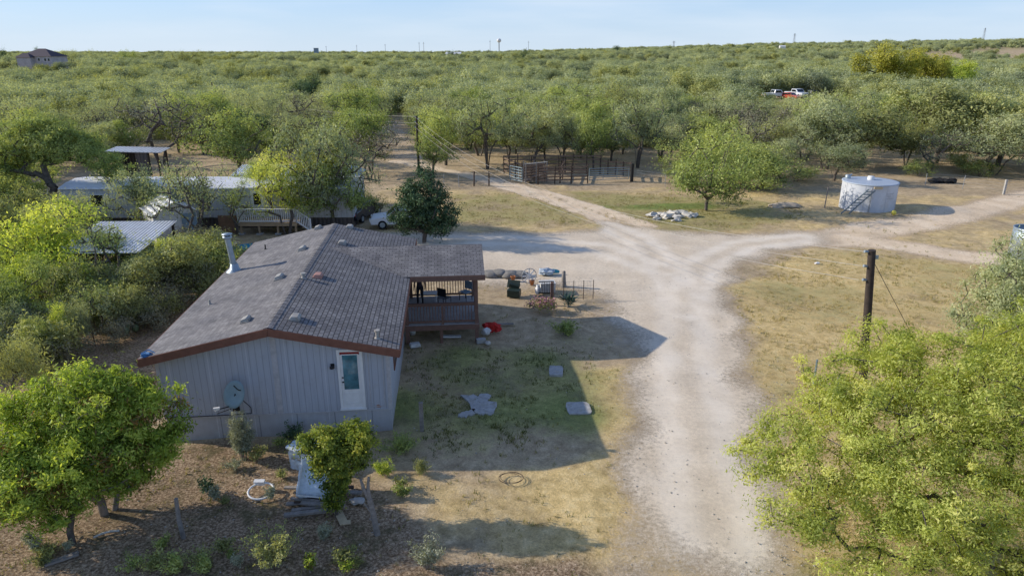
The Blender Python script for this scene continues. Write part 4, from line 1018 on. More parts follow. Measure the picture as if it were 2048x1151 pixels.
for i in range(k_):
    y0 = RY0+i*(RY1-RY0)/k_; y1 = y0+(RY1-RY0)/k_*1.0
    for s_ in (-1, 1):
        mb.add([(RC, y0, ZR+.022), (RC+s_*.16, y0, roofz(RC+.16)+.018), (RC+s_*.16, y1, roofz(RC+.16)+.010), (RC, y1, ZR+.012)], [(0, 1, 2, 3)])
mb.build('ridge_cap', 'shingle', house)
mb = MB()
mb.prism([(RX0-.01, ZE-.28), (RC-.004, ZR-.27), (RC-.004, ZR-.012), (RX0-.01, ZE-.012)], 1, RY0-.035, RY0-.003)
mb.build('fascia_board', 'fascia', house)
MB().prism([(RC+.004, ZR-.27), (RX1+.01, ZE-.28), (RX1+.01, ZE-.012), (RC+.004, ZR-.012)], 1, RY0-.035, RY0-.003).build('fascia_board', 'fascia', house)
MB().box(RX1+.003, RX1+.035, RY0-.03, RY1, ZE-.24, ZE-.015).build('fascia_board', 'fascia', house)
MB().box(RX0-.035, RX0-.003, RY0-.03, RY1, ZE-.24, ZE-.015).build('fascia_board', 'fascia', house)
mb = MB(); mb.prism([(RX0+.02, ZE-.24), (RC, ZR-.22), (RC, ZR-.2), (RX0+.02, ZE-.22)], 1, RY0+.0, -.003)
mb.prism([(RC, ZR-.22), (RX1-.02, ZE-.24), (RX1-.02, ZE-.22), (RC, ZR-.2)], 1, RY0+.0, -.003)
mb.build('soffit', 'trim', house)
mb = MB(); mb.box(XR+.003, RX1-.002, RY0, RY1, ZE-.22, ZE-.20); mb.box(RX0+.002, XL-.003, RY0, RY1, ZE-.22, ZE-.20); mb.build('soffit', 'trim', house)
# door
dl = FW(678, 765).x; dr = FW(729, 765).x; dz0 = ZS+.10; dz1 = dz0+2.12
fr = MB(); fr.box(dl, dl+.09, -.055, -.002, dz0, dz1); fr.box(dr-.09, dr, -.055, -.002, dz0, dz1); fr.box(dl+.09, dr-.09, -.055, -.002, dz1-.09, dz1); fr.box(dl-.02, dr+.02, -.075, -.002, dz0-.05, dz0)
door = MB().box(dl+.09, dr-.09, -.03, -.002, dz0, dz1-.09).build('door', 'white', house, .004)
fr.build('door_frame', 'white', door, .004)
gx0, gx1, gz0, gz1 = dl+.17, dr-.17, dz0+.70, dz1-.20
MB().box(gx0, gx1, -.036, -.031, gz0, gz1).build('glass_pane', 'glass', door)
mb = MB()
for a, b, c_, d_ in ((gx0-.03, gx0, gz0-.03, gz1+.03), (gx1, gx1+.03, gz0-.03, gz1+.03), (gx0, gx1, gz0-.03, gz0), (gx0, gx1, gz1, gz1+.03)): mb.box(a, b, -.045, -.031, c_, d_)
for z_ in (dz0+.18, dz0+.55): mb.box(gx0, gx1, -.042, -.031, z_, z_+.02)
mb.box(gx0, gx0+.02, -.042, -.031, dz0+.20, dz0+.55); mb.box(gx1-.02, gx1, -.042, -.031, dz0+.20, dz0+.55)
mb.build('moulding', 'white', door)
mb = MB(); mb.box(dl+.10, dr-.10, -.038, -.031, dz1-.185, dz1-.10); va = mb.build('valance', 'red', door)
mb = MB(); k_ = 12; wv = (dr-dl-.20)/k_
for i in range(k_):
    mb.box(dl+.10+i*wv, dl+.10+(i+.5)*wv, -.041, -.0385, dz1-.14+(.0 if i % 2 else .0), dz1-.105); mb.box(dl+.10+(i+.5)*wv, dl+.10+(i+1)*wv, -.041, -.0385, dz1-.18, dz1-.145)
mb.build('checks', 'black', va)
mb = MB(); mb.blob((dl+.145, -.07, dz0+.98), .03, .035, .03, 1, .02, 2); mb.tube((dl+.145, -.031, dz0+.98), (dl+.145, -.06, dz0+.98), .02); mb.build('handle', 'black', door)
MB().tube((dl+.145, -.031, dz0+1.13), (dl+.145, -.05, dz0+1.13), .03).build('deadbolt', 'black', door)
# blocked-up doorway right of the door
bl, br_ = FW(738, 760).x, FW(768, 760).x
mb = MB(); mb.box(bl, bl+.03, -.016, -.002, dz0+.02, dz1-.02); mb.box(br_-.03, br_, -.016, -.002, dz0+.02, dz1-.02); mb.box(bl+.03, br_-.03, -.016, -.002, dz1-.06, dz1-.02); mb.box(bl+.03, br_-.03, -.016, -.002, dz0+.02, dz0+.05)
mb.build('patched_panel', 'trim', house)
pz = FW(757, 811); MB().blob((pz.x, -.004, pz.z), .10, .008, .045, 4, .5, 2, 2.5).build('rust_stain', 'orange', house)
# wall lamp
q = FW(665, 731); mb = MB(); mb.box(q.x-.06, q.x+.06, -.03, -.002, q.z-.08, q.z+.08); mb.tube((q.x, -.03, q.z+.03), (q.x, -.12, q.z+.06), .015); mb.lathe([(.02, .08), (.07, .03), (.075, -.03), (.0, -.05)], 10, Matrix.Translation((q.x, -.14, q.z)))
mb.build('wall_lamp', 'black', house)
# cable along the wall foot
q0, q1, q2 = FW(395, 842), FW(470, 836), FW(505, 833)
MB().path([(XL, -.03, ZS+.05), (q0.x, -.035, ZS+.045), (q1.x, -.035, ZS+.06), (q2.x, -.035, ZS+.08), (q2.x, -.03, ZS+.3)], .012, 5).build('cable', 'black', house)
# windows on the right side wall
for i, (y0, y1) in enumerate(((1.6, 2.5), (4.2, 5.3))):
    mb = MB()
    for a, b, c_, d_ in ((y0-.08, y1+.08, 1.45, 1.53), (y0-.08, y1+.08, 2.52, 2.60), (y0-.08, y0, 1.53, 2.52), (y1, y1+.08, 1.53, 2.52), (y0, y1, 2.0, 2.04)): mb.box(.002, .04, a, b, c_, d_)
    wf = mb.build('window', 'fascia', house); MB().box(.002, .015, y0, y1, 1.53, 2.52).build('pane', 'glass', wf)
# roof vents, pipes and flue
SLA = math.atan(SL)
def RF(px, py, right):
    return on_plane(px, py, (RC, 0, ZR), (SL, 0, 1) if right else (-SL, 0, 1))
def roof_mtx(q, right): return Matrix.Translation(q) @ Matrix.Rotation(SLA if right else -SLA, 4, 'Y')
for px, py, right, mt, sc_ in ((636,457,False,'ventm',1),(699,455,True,'ventm',1),(605,499,False,'ventm',1),(684,487,True,'ventm',1.05),(559,556,False,'ventm',1),(636,553,True,'ventpink',1),(590,637,True,'ventm',1),(492,641,False,'ventm',.9)):
    q = RF(px, py, right); mt_ = roof_mtx(q, right) @ Matrix.Scale(sc_, 4)
    mb = MB(); mb.box(-.17, .17, -.24, .24, .001, .04, mt_)
    pr = [(-.15, .04), (-.11, .12), (.09, .15), (.16, .10), (.16, .04)]
    k_ = len(pr); vs = [mt_ @ Vector((a, y_*(1 if b < .05 else .9), b)) for y_ in (-.21, .21) for a, b in pr]
    mb.add(vs, [(i, (i+1) % k_, k_+(i+1) % k_, k_+i) for i in range(k_)]+[tuple(range(k_)), tuple(range(2*k_-1, k_-1, -1))])
    o = mb.build('roof_vent', mt, house, .008)
    if mt == 'ventpink': o['label'] = 'faded red roof vent'
for px, py, right, h_, r_, mt in ((607,556,True,.16,.06,'ventm'),(531,498,False,.22,.03,'black'),(420,608,False,.18,.035,'ventm'),(755,676,True,.24,.055,'ventm')):
    q = RF(px, py, right); mb = MB(); mb.tube(q, q+Vector((0, 0, h_)), r_, r_, 10); mb.lathe([(r_*1.9, .003), (r_*1.2, .05)], 10, roof_mtx(q, right))
    if r_ > .05: mb.tube(q+Vector((0, 0, h_)), q+Vector((0, 0, h_+.05)), r_*1.7, r_*1.7, 10)
    mb.build('vent_pipe', mt, house)
q = RF(470, 541, False)
tp = q+Vector((-.13, .0, 1.42))
flue = MB(); flue.tube(q+Vector((0, 0, .02)), tp, .115, .115, 14); fl_o = flue.build('flue_pipe', 'steel', house)
mb = MB(); mb.lathe([(.36, -.03), (.2, .10), (.155, .30), (.12, .33)], 14, Matrix.Translation(q)); mb.lathe([(.15, .0), (.15, .05)], 14, Matrix.Translation(q+Vector((-.03, 0, .34)))); mb.build('flashing', 'steel', fl_o)
mb = MB(); mb.lathe([(.12, 0), (.19, .03), (.19, .11), (.12, .13)], 14, Matrix.Translation(tp-Vector((0, 0, .02)))); mb.lathe([(.001, .22), (.21, .19), (.21, .16), (.001, .17)], 14, Matrix.Translation(tp)); mb.tube(tp, tp+Vector((0, 0, .18)), .03); mb.build('rain_cap', 'steel', fl_o)
# blue rag on the roof corner
q = RF(292, 711, False); qq = HM @ q
mb = MB(); mb.blob((0, 0, .04), .17, .12, .06, 3, .6, 2, 2.2); mb.path([(-.2, .1, .03), (0, .2, .12), (.25, .1, .04)], .02); tag(mb.build('cloth_bundle', 'blue', None), 'small blue bundle lying on the front left corner of the shingled roof', 'bundle').location = qq

# satellite dish on the gable wall
q = FW(478, 838); base = HM @ Vector((q.x, 0, 0)); 
dish = thing('satellite_dish', 'grey oval satellite dish mounted on the gable wall left of the door', 'satellite dish', (base.x, base.y, 0), HOUSE_R)
zc = 1.42; mc = Vector((.10, -.45, zc+.35))
dn = Vector((-.36, -.88, .26)).normalized(); ux = Vector((0, 0, 1)).cross(dn).normalized(); uy = dn.cross(ux)
ux, uy = (ux*.92-uy*.38).normalized(), (uy*.92+ux*.38).normalized()
dm = Matrix(((ux.x, uy.x, dn.x, mc.x), (ux.y, uy.y, dn.y, mc.y), (ux.z, uy.z, dn.z, mc.z), (0, 0, 0, 1))) @ Matrix.Diagonal((.37, .47, 1, 1))
MB().lathe([(.001, -.085), (.35, -.075), (.7, -.042), (1.0, 0), (1.02, -.012), (.7, -.06), (.35, -.095), (.001, -.105)], 28, dm).build('reflector', 'dish', dish)
mb = MB(); cur = [(-.42, .50), (-.2, .44), (.0, .40), (.22, .42), (.40, .50)]
for (a, b), (c_, d_) in zip(cur[:-1], cur[1:]):
    hz = lambda r: -.085+.085*r*r+.006
    mb.bar(dm @ Vector((a, b, hz(math.hypot(a, b)))), dm @ Vector((c_, d_, hz(math.hypot(c_, d_)))), .035, .012, dn)
mb.build('logo_swoosh', 'black', dish)
ft = Vector((-.02, -.30, zc-.30)); bt = dm @ Vector((0, -.95, -.01)); ln_ = mc+dn*.62-uy*.42
mb = MB(); mb.tube((0, -.003, zc-.34), ft, .03); mb.tube(ft, ft+Vector((0, 0, .35)), .03); mb.tube(ft+Vector((0, 0, .33)), mc-dn*.08, .025); mb.box(-.08, .08, -.03, -.003, zc-.46, zc-.22); mb.build('mast', 'black', dish)
MB().tube(bt, ln_, .018).tube(ft+Vector((0, 0, .1)), ln_+Vector((.05, .0, -.12)), .012).build('arm', 'black', dish)
mb = MB(); mb.bar(ln_+Vector((-.05, 0, .05)), ln_+Vector((.13, .03, .05)), .07, .06); mb.tube(ln_, ln_-dn*.12, .035); mb.build('receiver', 'white', dish)
MB().tube(mc-dn*.1, (.42, -.003, zc-.35), .012).build('brace', 'black', dish)

# ------------------------------------------------------------------ covered porch
porch = thing('covered_porch', 'raised wooden porch with red brown railing and shingled gable roof', 'porch', HOUSE_C, HOUSE_R)
PX0, PX1, PY0, PY1, DZ = .05, 3.22, 7.25, 11.0, .82
EY0, EY1, RYM = 6.85, 11.45, 9.15; PE, PR, PXE = 3.16, 3.88, 3.50
mb = MB()
for i in range(26):
    y0 = PY0+i*(PY1-PY0)/26; mb.box(PX0, PX1, y0+.004, y0+(PY1-PY0)/26-.004, DZ-.04, DZ)
mb.build('deck', 'deckwood', porch)
mb = MB(); mb.box(PX0, PX1+.04, PY0-.04, PY0-.002, DZ-.24, DZ-.01); mb.box(PX1+.002, PX1+.04, PY0, PY1, DZ-.24, DZ-.01); mb.box(PX0, PX1+.04, PY1+.002, PY1+.04, DZ-.24, DZ-.01); mb.build('deck_skirt', 'porchwood', porch)
for x, y in ((PX1-.08, PY0+.08), (PX1-.08, PY1-.08), (.14, PY0+.08), (.14, PY1-.08), (1.6, PY0+.08), (1.6, PY1-.08)):
    if x == 1.6: MB().box(x-.06, x+.06, y-.06, y+.06, -.1, DZ-.045).build('post', 'porchwood', porch)
    else: MB().box(x-.075, x+.075, y-.075, y+.075, -.1, PE-.26).build('post', 'porchwood', porch)
def vz(y): return PR-abs(y-RYM)*(PR-PE)/(RYM-EY0)
def mainx(z): return RC+(ZR-z)/SL
# near and far slopes with the valley cut where they meet the main roof
def slope(y_e, nm):
    ze = PE; xv = mainx(ze)-.25; xr = mainx(PR)-.05
    a = [(xv, y_e, ze+.004), (PXE, y_e, ze), (PXE, RYM, PR), (xr, RYM, PR+.004)]
    b = [(p[0], p[1], p[2]-.07) for p in a]
    return MB().add(a+b, [(0, 1, 2, 3), (7, 6, 5, 4), (0, 4, 5, 1), (1, 5, 6, 2)]).build(nm, 'shingle_porch', porch)
slope(EY0, 'roof'); slope(EY1, 'roof')
mb = MB(); mb.box(.40, PXE+.02, EY0-.03, EY0-.002, PE-.22, PE-.01); mb.build('fascia_board', 'porchwood', porch)
mb = MB(); mb.box(.40, PXE+.02, EY1+.002, EY1+.03, PE-.22, PE-.01); mb.build('fascia_board', 'porchwood', porch)
MB().prism([(EY0, PE-.2), (EY1, PE-.2), (EY1, PE-.075), (RYM, PR-.075), (EY0, PE-.075)], 0, PXE-.05, PXE-.02).build('gable_panel', 'porchwood', porch)
mb = MB(); mb.box(.1, PX1, PY0, PY0+.14, PE-.26, PE-.02); mb.box(.1, PX1, PY1-.14, PY1, PE-.26, PE-.02); mb.box(PX1-.15, PX1-.01, PY0+.14, PY1-.14, PE-.26, PE-.02); mb.build('beam', 'porchwood', porch)
def rail(p, q, mids=(), nm='railing'):
    p = Vector(p); q = Vector(q); mb = MB(); up = Vector((0, 0, 1)); d = (q-p); l_ = d.length; d.normalize()
    mb.bar(p+up*.95, q+up*.95, .13, .045); mb.bar(p+up*.88, q+up*.88, .04, .09); mb.bar(p+up*.12, q+up*.12, .04, .09)
    for t_ in mids: mb.box(-.05, .05, -.05, .05, -.04, .925, Matrix.Translation(p+d*t_))
    o = mb.build(nm, 'porchwood', porch); b = MB(); k = int(l_/.125)
    for i in range(1, k):
        c_ = p+d*(l_*i/k); b.bar(c_+up*.165, c_+up*.835, .035)
    b.build('balusters', 'porchwood', o)
rail((.22, PY0+.08, DZ), (PX1-.16, PY0+.08, DZ), (1.45,)); rail((.22, PY1-.08, DZ), (PX1-.16, PY1-.08, DZ), ()); rail((PX1-.08, PY0+.16, DZ), (PX1-.08, PY0+1.5, DZ), (1.34,))
# person standing on the porch
def person(loc, rz, label):
    ch = {}
    V = []; E_ = []; Rd = []
    def vtx(p, r, pa=None):
        V.append(p); Rd.append(r)
        if pa is not None: E_.append((pa, len(V)-1))
        return len(V)-1
    pel = vtx((0, 0, .95), (.145, .10)); wai = vtx((0, .0, 1.10), (.125, .09), pel); chs = vtx((0, .01, 1.30), (.15, .105), wai); nk0 = vtx((0, 0, 1.43), (.07, .065), chs)
    nk = vtx((0, -.005, 1.50), (.05, .05), nk0); hd = vtx((0, -.01, 1.60), (.075, .09), nk); hd2 = vtx((0, -.005, 1.69), (.07, .085), hd); vtx((0, 0, 1.745), (.03, .035), hd2)
    vtx((0, -.105, 1.605), (.012, .012), hd)      # nose
    for s_ in (-1, 1):
        hp = vtx((s_*.09, 0, .87), (.095, .095), pel); kn = vtx((s_*.105, -.01, .49), (.06, .062), hp); cf = vtx((s_*.11, .015, .33), (.055, .058), kn); an = vtx((s_*.115, .02, .09), (.037, .04), cf)
        he = vtx((s_*.117, .0, .045), (.04, .04), an); to = vtx((s_*.13, -.15, .032), (.04, .028), he)
        sh = vtx((s_*.18, .01, 1.38), (.058, .058), chs); el = vtx((s_*.245, .03, 1.10), (.042, .042), sh); wr = vtx((s_*.26, -.04, .86), (.026, .026), el)
        pa_ = vtx((s_*.262, -.06, .80), (.035, .018), wr)
        for k, dx in enumerate((-.024, -.008, .008, .024)):
            f1 = vtx((s_*.262+.0, -.062+dx, .755), (.010, .010), pa_); vtx((s_*.255, -.068+dx*1.1, .695+.012*abs(k-1.5)), (.008, .008), f1)
        t1 = vtx((s_*.250, -.105, .79), (.011, .011), pa_); vtx((s_*.245, -.115, .745), (.009, .009), t1)
        vtx((s_*.078, .0, 1.61), (.014, .018), hd)   # ear
    me = bpy.data.meshes.new('person'); me.from_pydata(V, E_, [])
    o = bpy.data.objects.new('person', me); C.objects.link(o)
    sk = o.modifiers.new('skin', 'SKIN'); sk.use_smooth_shade = True
    for i, r in enumerate(Rd): me.skin_vertices[0].data[i].radius = r
    me.skin_vertices[0].data[pel].use_root = True
    sb = o.modifiers.new('sub', 'SUBSURF'); sb.levels = 2; sb.render_levels = 2
    dg = bpy.context.evaluated_depsgraph_get(); em = bpy.data.meshes.new_from_object(o.evaluated_get(dg))
    bpy.data.objects.remove(o); o = bpy.data.objects.new('person', em); C.objects.link(o)
    em.materials.clear()
    for k in ('skin', 'shirt', 'jeans', 'black'): em.materials.append(M[k])
    for p in em.polygons:
        c_ = p.center; ax = abs(c_.x)
        if c_.z < .075: k = 3
        elif c_.z < .98 and ax < .215: k = 2
        elif c_.z > 1.455 or (ax > .2 and c_.z < 1.16): k = 0
        else: k = 1
        p.material_index = k; p.use_smooth = True
    o.location = loc; o.rotation_euler = (0, 0, rz); tag(o, label, 'person')
    mb = MB(); mb.blob((0, .015, 1.675), .088, .105, .098, 2, .08, 2); h = mb.build('hair', 'hair', o)
    for s_ in (-1, 1): mb = MB(); mb.blob((s_*.03, -.088, 1.625), .012, .008, .008, 1, .02, 1); mb.build('eye', 'black', o)
    return o
pl = HM @ Vector((.62, 9.75, DZ)); person(pl, R(200), 'person in dark shirt and trousers standing on the covered porch')

# things on and around the porch
def chair(loc, rz, label, mt):
    t = thing('garden_chair', label, 'chair', loc, rz)
    MB().box(-.24, .24, -.22, .22, .42, .45).build('seat', mt, t, .01)
    MB().box(-.24, .24, .19, .22, .52, .92).build('backrest', mt, t, .01)
    for sx, sy in ((-1, -1), (1, -1), (-1, 1), (1, 1)): MB().tube((sx*.22, sy*.2, 0), (sx*.22, sy*.2, .92 if sy > 0 else .44), .017).build('leg', 'black', t)
chair(HM @ Vector((1.75, 9.6, DZ)), R(150), 'dark framed chair in the middle of the porch deck', 'black')
chair(HM @ Vector((2.75, 10.3, DZ)), R(-40), 'blue grey chair in the far right corner of the porch', 'bluegrey')
t = thing('low_table', 'low white table on the porch behind the standing person', 'table', HM @ Vector((1.0, 10.45, DZ)), HOUSE_R)
MB().box(-.4, .4, -.25, .25, .36, .40).build('tabletop', 'white', t, .01)
for sx in (-1, 1):
    for sy in (-1, 1): MB().box(sx*.35-.02, sx*.35+.02, sy*.2-.02, sy*.2+.02, 0, .36).build('leg', 'white', t)

def obj1(name, mb, mat, label, cat, loc=(0, 0, 0), rz=0, group=None, bevel=0):
    o = mb.build(name, mat, None, bevel); o.location = loc; o.rotation_euler = (0, 0, rz); return tag(o, label, cat, group)
mb = MB()
for i in range(5): mb.blob((random.uniform(-.25, .25), random.uniform(-.15, .15), .12+.05*i), .24, .2, .14, i, .5, 2, 2.4, 0-.12)
obj1('red_cloth', mb, 'red', 'crumpled red cloth heap beside the front right porch post', 'cloth', G(985, 662))
mb = MB(); mb.blob((0, 0, .14), .2, .18, .18, 5, .4, 2, 2.2); obj1('plastic_bag', mb, 'whitedirty', 'pale stuffed plastic bag below the red cloth heap', 'bag', G(972, 668))
mb = MB(); mb.bar((-.5, 0, .1), (.55, .25, .03), .14, .03); obj1('board', mb, 'greywood', 'loose board lying right of the red cloth heap', 'board', G(1003, 652))
mb = MB(); mb.box(-.2, .2, -.12, .12, -.02, .17); obj1('concrete_block', mb, 'concrete', 'concrete block at the foot of the front right porch post', 'block', G(962, 684), R(15), None, .01)
mb = MB(); mb.blob((0, 0, .06), .13, .11, .1, 7, .2, 2); obj1('stone', mb, 'whiterock', 'round pale stone below the concrete block', 'stone', G(976, 688))
mb = MB(); mb.box(-.22, .22, -.16, .16, 0, .12); mb.box(-.20, .20, -.14, .14, .121, .15); obj1('plastic_tub', mb, 'whitedirty', 'shallow white tub by the side wall of the house', 'tub', G(830, 692), R(20), None, .015)
mb = MB(); mb.lathe([(.001, 0), (.12, 0), (.14, .22), (.135, .22), (.11, .02)], 14); obj1('bucket', mb, 'whitedirty', 'small white bucket under the porch deck', 'bucket', G(826, 668))
mb = MB(); mb.bar((-.45, 0, .12), (.45, 0, .12), .2, .06); obj1('board', mb, 'whitedirty', 'pale board lying under the porch deck', 'board', HM @ Vector((2.0, 7.6, 0)))
# garden clutter right of the porch
t = thing('tool_box', 'black lidded box standing open on the gravel right of the porch', 'box', G(1028, 592), R(-15))
MB().box(-.32, .32, -.24, .24, 0, .38).build('body', 'darkgreen', t, .02)
MB().box(-.34, .34, -.02, .02, 0, .42, Matrix.Translation((-.12, .24, .38)) @ Matrix.Rotation(R(-38), 4, 'X')).build('lid', 'darkgreen', t, .01)
MB().box(-.42, .1, .15, .55, .35, .55, Matrix.Rotation(R(12), 4, 'Y')).build('tray', 'darkgreen', t, .02)
t = thing('gas_cylinder', 'white gas cylinder on the gravel right of the black box', 'gas cylinder', G(1076, 588))
MB().lathe([(.001, .02), (.13, .03), (.155, .1), (.155, .32), (.10, .40), (.03, .42)], 16).build('body', 'white', t)
MB().lathe([(.1, .40), (.1, .52), (.092, .52), (.092, .40)], 12).tube((0, 0, .41), (0, 0, .49), .02).build('collar', 'white', t)
mb = MB(); mb.box(-.4, .4, -.3, .3, .0, .5); mb.box(-.42, .42, -.32, .32, .501, .53)
obj1('crate', mb, 'whitedirty', 'white crate before the dark railing piece right of the porch', 'crate', G(1094, 582), R(8), None, .01)
t = thing('wagon_wheel', 'white spoked ornamental wheel standing on the gravel', 'wheel', G(1058, 567), R(20))
mb = MB()
for i in range(24):
    a, b = i*math.pi/12, (i+1)*math.pi/12; mb.tube((.42*math.cos(a), 0, .45+.42*math.sin(a)), (.42*math.cos(b), 0, .45+.42*math.sin(b)), .022, None, 6, False)
mb.build('rim', 'greymetal', t)
mb = MB()
for i in range(8): a = i*math.pi/4; mb.bar((.05*math.cos(a), 0, .45+.05*math.sin(a)), (.40*math.cos(a), 0, .45+.40*math.sin(a)), .07, .015, (0, 1, 0))
mb.build('spokes', 'white', t); MB().tube((0, -.05, .45), (0, .05, .45), .07).build('hub', 'white', t)
for px, py, lb in ((1026, 560, 'orange clay pot beside the dark heap right of the porch'), (1064, 569, 'orange clay pot at the foot of the spoked wheel')):
    obj1('flower_pot', MB().lathe([(.001, 0), (.09, 0), (.13, .19), (.145, .19), (.145, .24), (.12, .24), (.08, .04), (.001, .04)], 16), 'orange', lb, 'pot', G(px, py))
mb = MB()
for i in range(4): mb.blob((-.9+i*.55, .1*math.sin(i*2.1), .05), .62, .5, .22+.04*math.sin(i*1.3), 10+i, .15, 3, 1.6, -.08)
obj1('covered_heap', mb, 'tarpgrey', 'low heap under a grey cover on the gravel behind the porch corner', 'heap', G(1012, 550))
mb = MB(); mb.blob((0, 0, .16), .42, .32, .2, 21, .3, 3, 2.2, -.25); obj1('blue_sheet', mb, 'bluesheet', 'pale bundled plastic sheet right of the grey covered heap', 'sheet', G(1092, 548))
mb = MB(); mb.blob((0, 0, .1), .34, .1, .16, 22, .3, 2, 2.2, -.1); obj1('blue_tub', mb, 'turq', 'small turquoise tub against the bundled plastic sheet', 'tub', G(1107, 546))
obj1('tree_stump', MB().lathe([(.20, -.05), (.14, .12), (.11, .5), (.09, .85), (.001, .87)], 10), 'greywood', 'tall grey stump left of the wire garden fence', 'stump', G(1127, 572))
p0 = G(1103, 608); obj1('garden_post', MB().box(-.06, .06, -.06, .06, -.1, 1.15), 'porchwood', 'square red brown post beside the pink flowering bush', 'post', p0)
t = thing('railing_piece', 'short dark railing piece leaning left of the garden post', 'railing', G(1092, 590), R(4))
mb = MB(); mb.bar((-.4, 0, .75), (.4, 0, .75), .05); mb.bar((-.4, 0, .12), (.4, 0, .12), .05); mb.build('frame', 'black', t)
mb = MB()
for i in range(9): mb.bar((-.36+i*.09, 0, .12), (-.36+i*.09, 0, .75), .025)
mb.build('bars', 'black', t)
t = thing('wire_fence', 'low wire garden fence with thin dark posts right of the garden post', 'fence', G(1107, 600))
a0 = Vector((0, 0, 0)); a1 = G(1186, 596)-G(1107, 600)
for i in range(5):
    c_ = a0.lerp(a1, i/4); MB().tube(c_-Vector((0, 0, .1)), c_+Vector((0, 0, 1.0)), .018, None, 6).build('post', 'darkwood', t)
mb = MB()
for z_ in (.2, .45, .7, .95): mb.tube(a0+Vector((0, 0, z_)), a1+Vector((0, 0, z_)), .006, None, 4)
for i in range(14): c_ = a0.lerp(a1, i/13); mb.tube(c_+Vector((0, 0, .05)), c_+Vector((0, 0, .95)), .004, None, 4)
mb.build('wire', 'wire', t)
# yard
def slab(px, py, w_, l_, rz, label, broken=False, seed=0):
    rng = np.random.default_rng(seed); k = 22; pts2 = []
    for i in range(k):
        a = 2*math.pi*i/k; c_, s_ = math.cos(a), math.sin(a); m_ = 1/max(abs(c_), abs(s_)); m_ *= 1+rng.normal(0, .17 if broken else .03)
        pts2.append((c_*m_*w_/2, s_*m_*l_/2))
    obj1('concrete_slab', MB().prism(pts2, 2, -.1, .012 if broken else .03), 'concrete', label, 'slab', G(px, py), rz)
slab(1112, 741, .55, .85, R(-4), 'small squarish concrete slab farthest from the camera in the shaded yard', seed=1)
slab(1157, 816, .85, .85, R(3), 'squarish concrete slab at the edge of the house shadow', seed=2)
slab(962, 806, .85, 1.55, R(10), 'long broken concrete slab nearest the house wall', True, 3)
slab(935, 826, .6, .35, R(30), 'chipped concrete fragment beside the long broken slab', True, 4)
obj1('yard_post', MB().box(-.07, .07, -.06, .06, -.1, 1.02), 'greywood', 'short square weathered post standing in the yard beside the gable corner', 'post', G(844, 858), R(8), None, .01)
mb = MB()
for j, rr in enumerate((.33, .36, .34)):
    for i in range(28): a, b = i*math.pi/14, (i+1)*math.pi/14; mb.tube((rr*math.cos(a)+.03*j, rr*.8*math.sin(a), .02+.02*j), (rr*math.cos(b)+.03*j, rr*.8*math.sin(b), .02+.02*j), .007, None, 5, False)
obj1('hose_coil', mb, 'darkwood', 'thin dark hose coil lying on the dry ground', 'hose', G(1020, 957))
# front clutter
t = thing('chest_freezer', 'white chest freezer lying behind the yellow tipped shrub tree', 'freezer', G(620, 925), R(-18))
MB().add(*crumple(-.48, .42, -.35, .3, -.02, .56, .09, 1)).build('body', 'freezer', t)
MB().add(*crumple(-.52, .46, -.39, .34, .60, .66, .10, 2)).build('lid', 'freezer', t)
mb = MB()
for i in range(4): mb.box(-.36+i*.2, -.25+i*.2, -.40, -.36, .30, .35)
mb.build('grille', 'greymetal', t)
t = thing('appliance_shell', 'white metal appliance shell tipped on the lumber heap', 'appliance', G(636, 988), R(12))
tm = Matrix.Translation((0, 0, .52)) @ Matrix.Rotation(R(-38), 4, 'X') @ Matrix.Rotation(R(12), 4, 'Y')
MB().add(*crumple(-.44, .44, -.22, .26, -.52, .52, .10, 3, tm)).build('body', 'freezer', t)
mb = MB()
for a, b, c_, d_ in ((-.44, -.40, -.52, .52), (.40, .44, -.52, .52), (-.40, .40, .48, .52), (-.40, .40, -.52, -.48)): mb.box(a, b, -.285, -.261, c_, d_, tm)
mb.build('rim', 'whitedirty', t)
t = thing('square_panel_frame', 'white square metal frame leaning right of the shrub tree trunk', 'frame', G(684, 985), R(70))
tm = Matrix.Rotation(R(-20), 4, 'X'); mb = MB()
for a, b, c_, d_ in ((-.35, -.31, 0, .75), (.31, .35, 0, .75), (-.31, .31, .71, .75), (-.31, .31, 0, .04)): mb.box(a, b, -.02, .02, c_, d_, tm)
mb.build('frame', 'whitedirty', t); MB().box(-.31, .31, -.005, .005, .04, .71, tm).build('panel', 'black', t)
rng_ = np.random.default_rng(77)
LB = ['bottom plank of the lumber heap, grey and nearest the white ring', 'long grey plank across the middle of the lumber heap', 'split plank at the near side of the lumber heap', 'dark plank at the back of the lumber heap',
      'short plank on the right side of the lumber heap', 'topmost plank of the lumber heap, beside the leaf wrapped trunk', 'grey plank leading left out of the lumber heap', 'dark broken plank under the tipped appliance', 'narrow plank nearest the camera in the lumber heap', 'crooked grey plank at the right end of the heap']
for i, lb in enumerate(LB):
    px = 646+rng_.uniform(-42, 48); py = 982+i*5.2+rng_.normal(0, 3); l_ = rng_.uniform(.8, 1.4)
    mb = MB(); mb.bar((-l_/2, 0, 0), (l_/2, 0, rng_.uniform(-.04, .1)), rng_.uniform(.08, .14), rng_.uniform(.04, .07))
    o = obj1('plank', mb, 'greywood' if i % 5 else 'darkwood', lb, 'plank', G(px, py)+Vector((0, 0, .06+.035*(i % 4))), R(rng_.uniform(-18, 18)), 'planks in the lumber heap')
mb = MB(); mb.bar((-.28, .3, .04), (.05, -.28, .03), .22, .03); mb.bar((.0, -.26, .035), (.2, -.2, .03), .16, .03); obj1('cardboard_scrap', mb, 'tan', 'bent pale scrap below the leaf wrapped trunk', 'scrap', G(690, 1035))
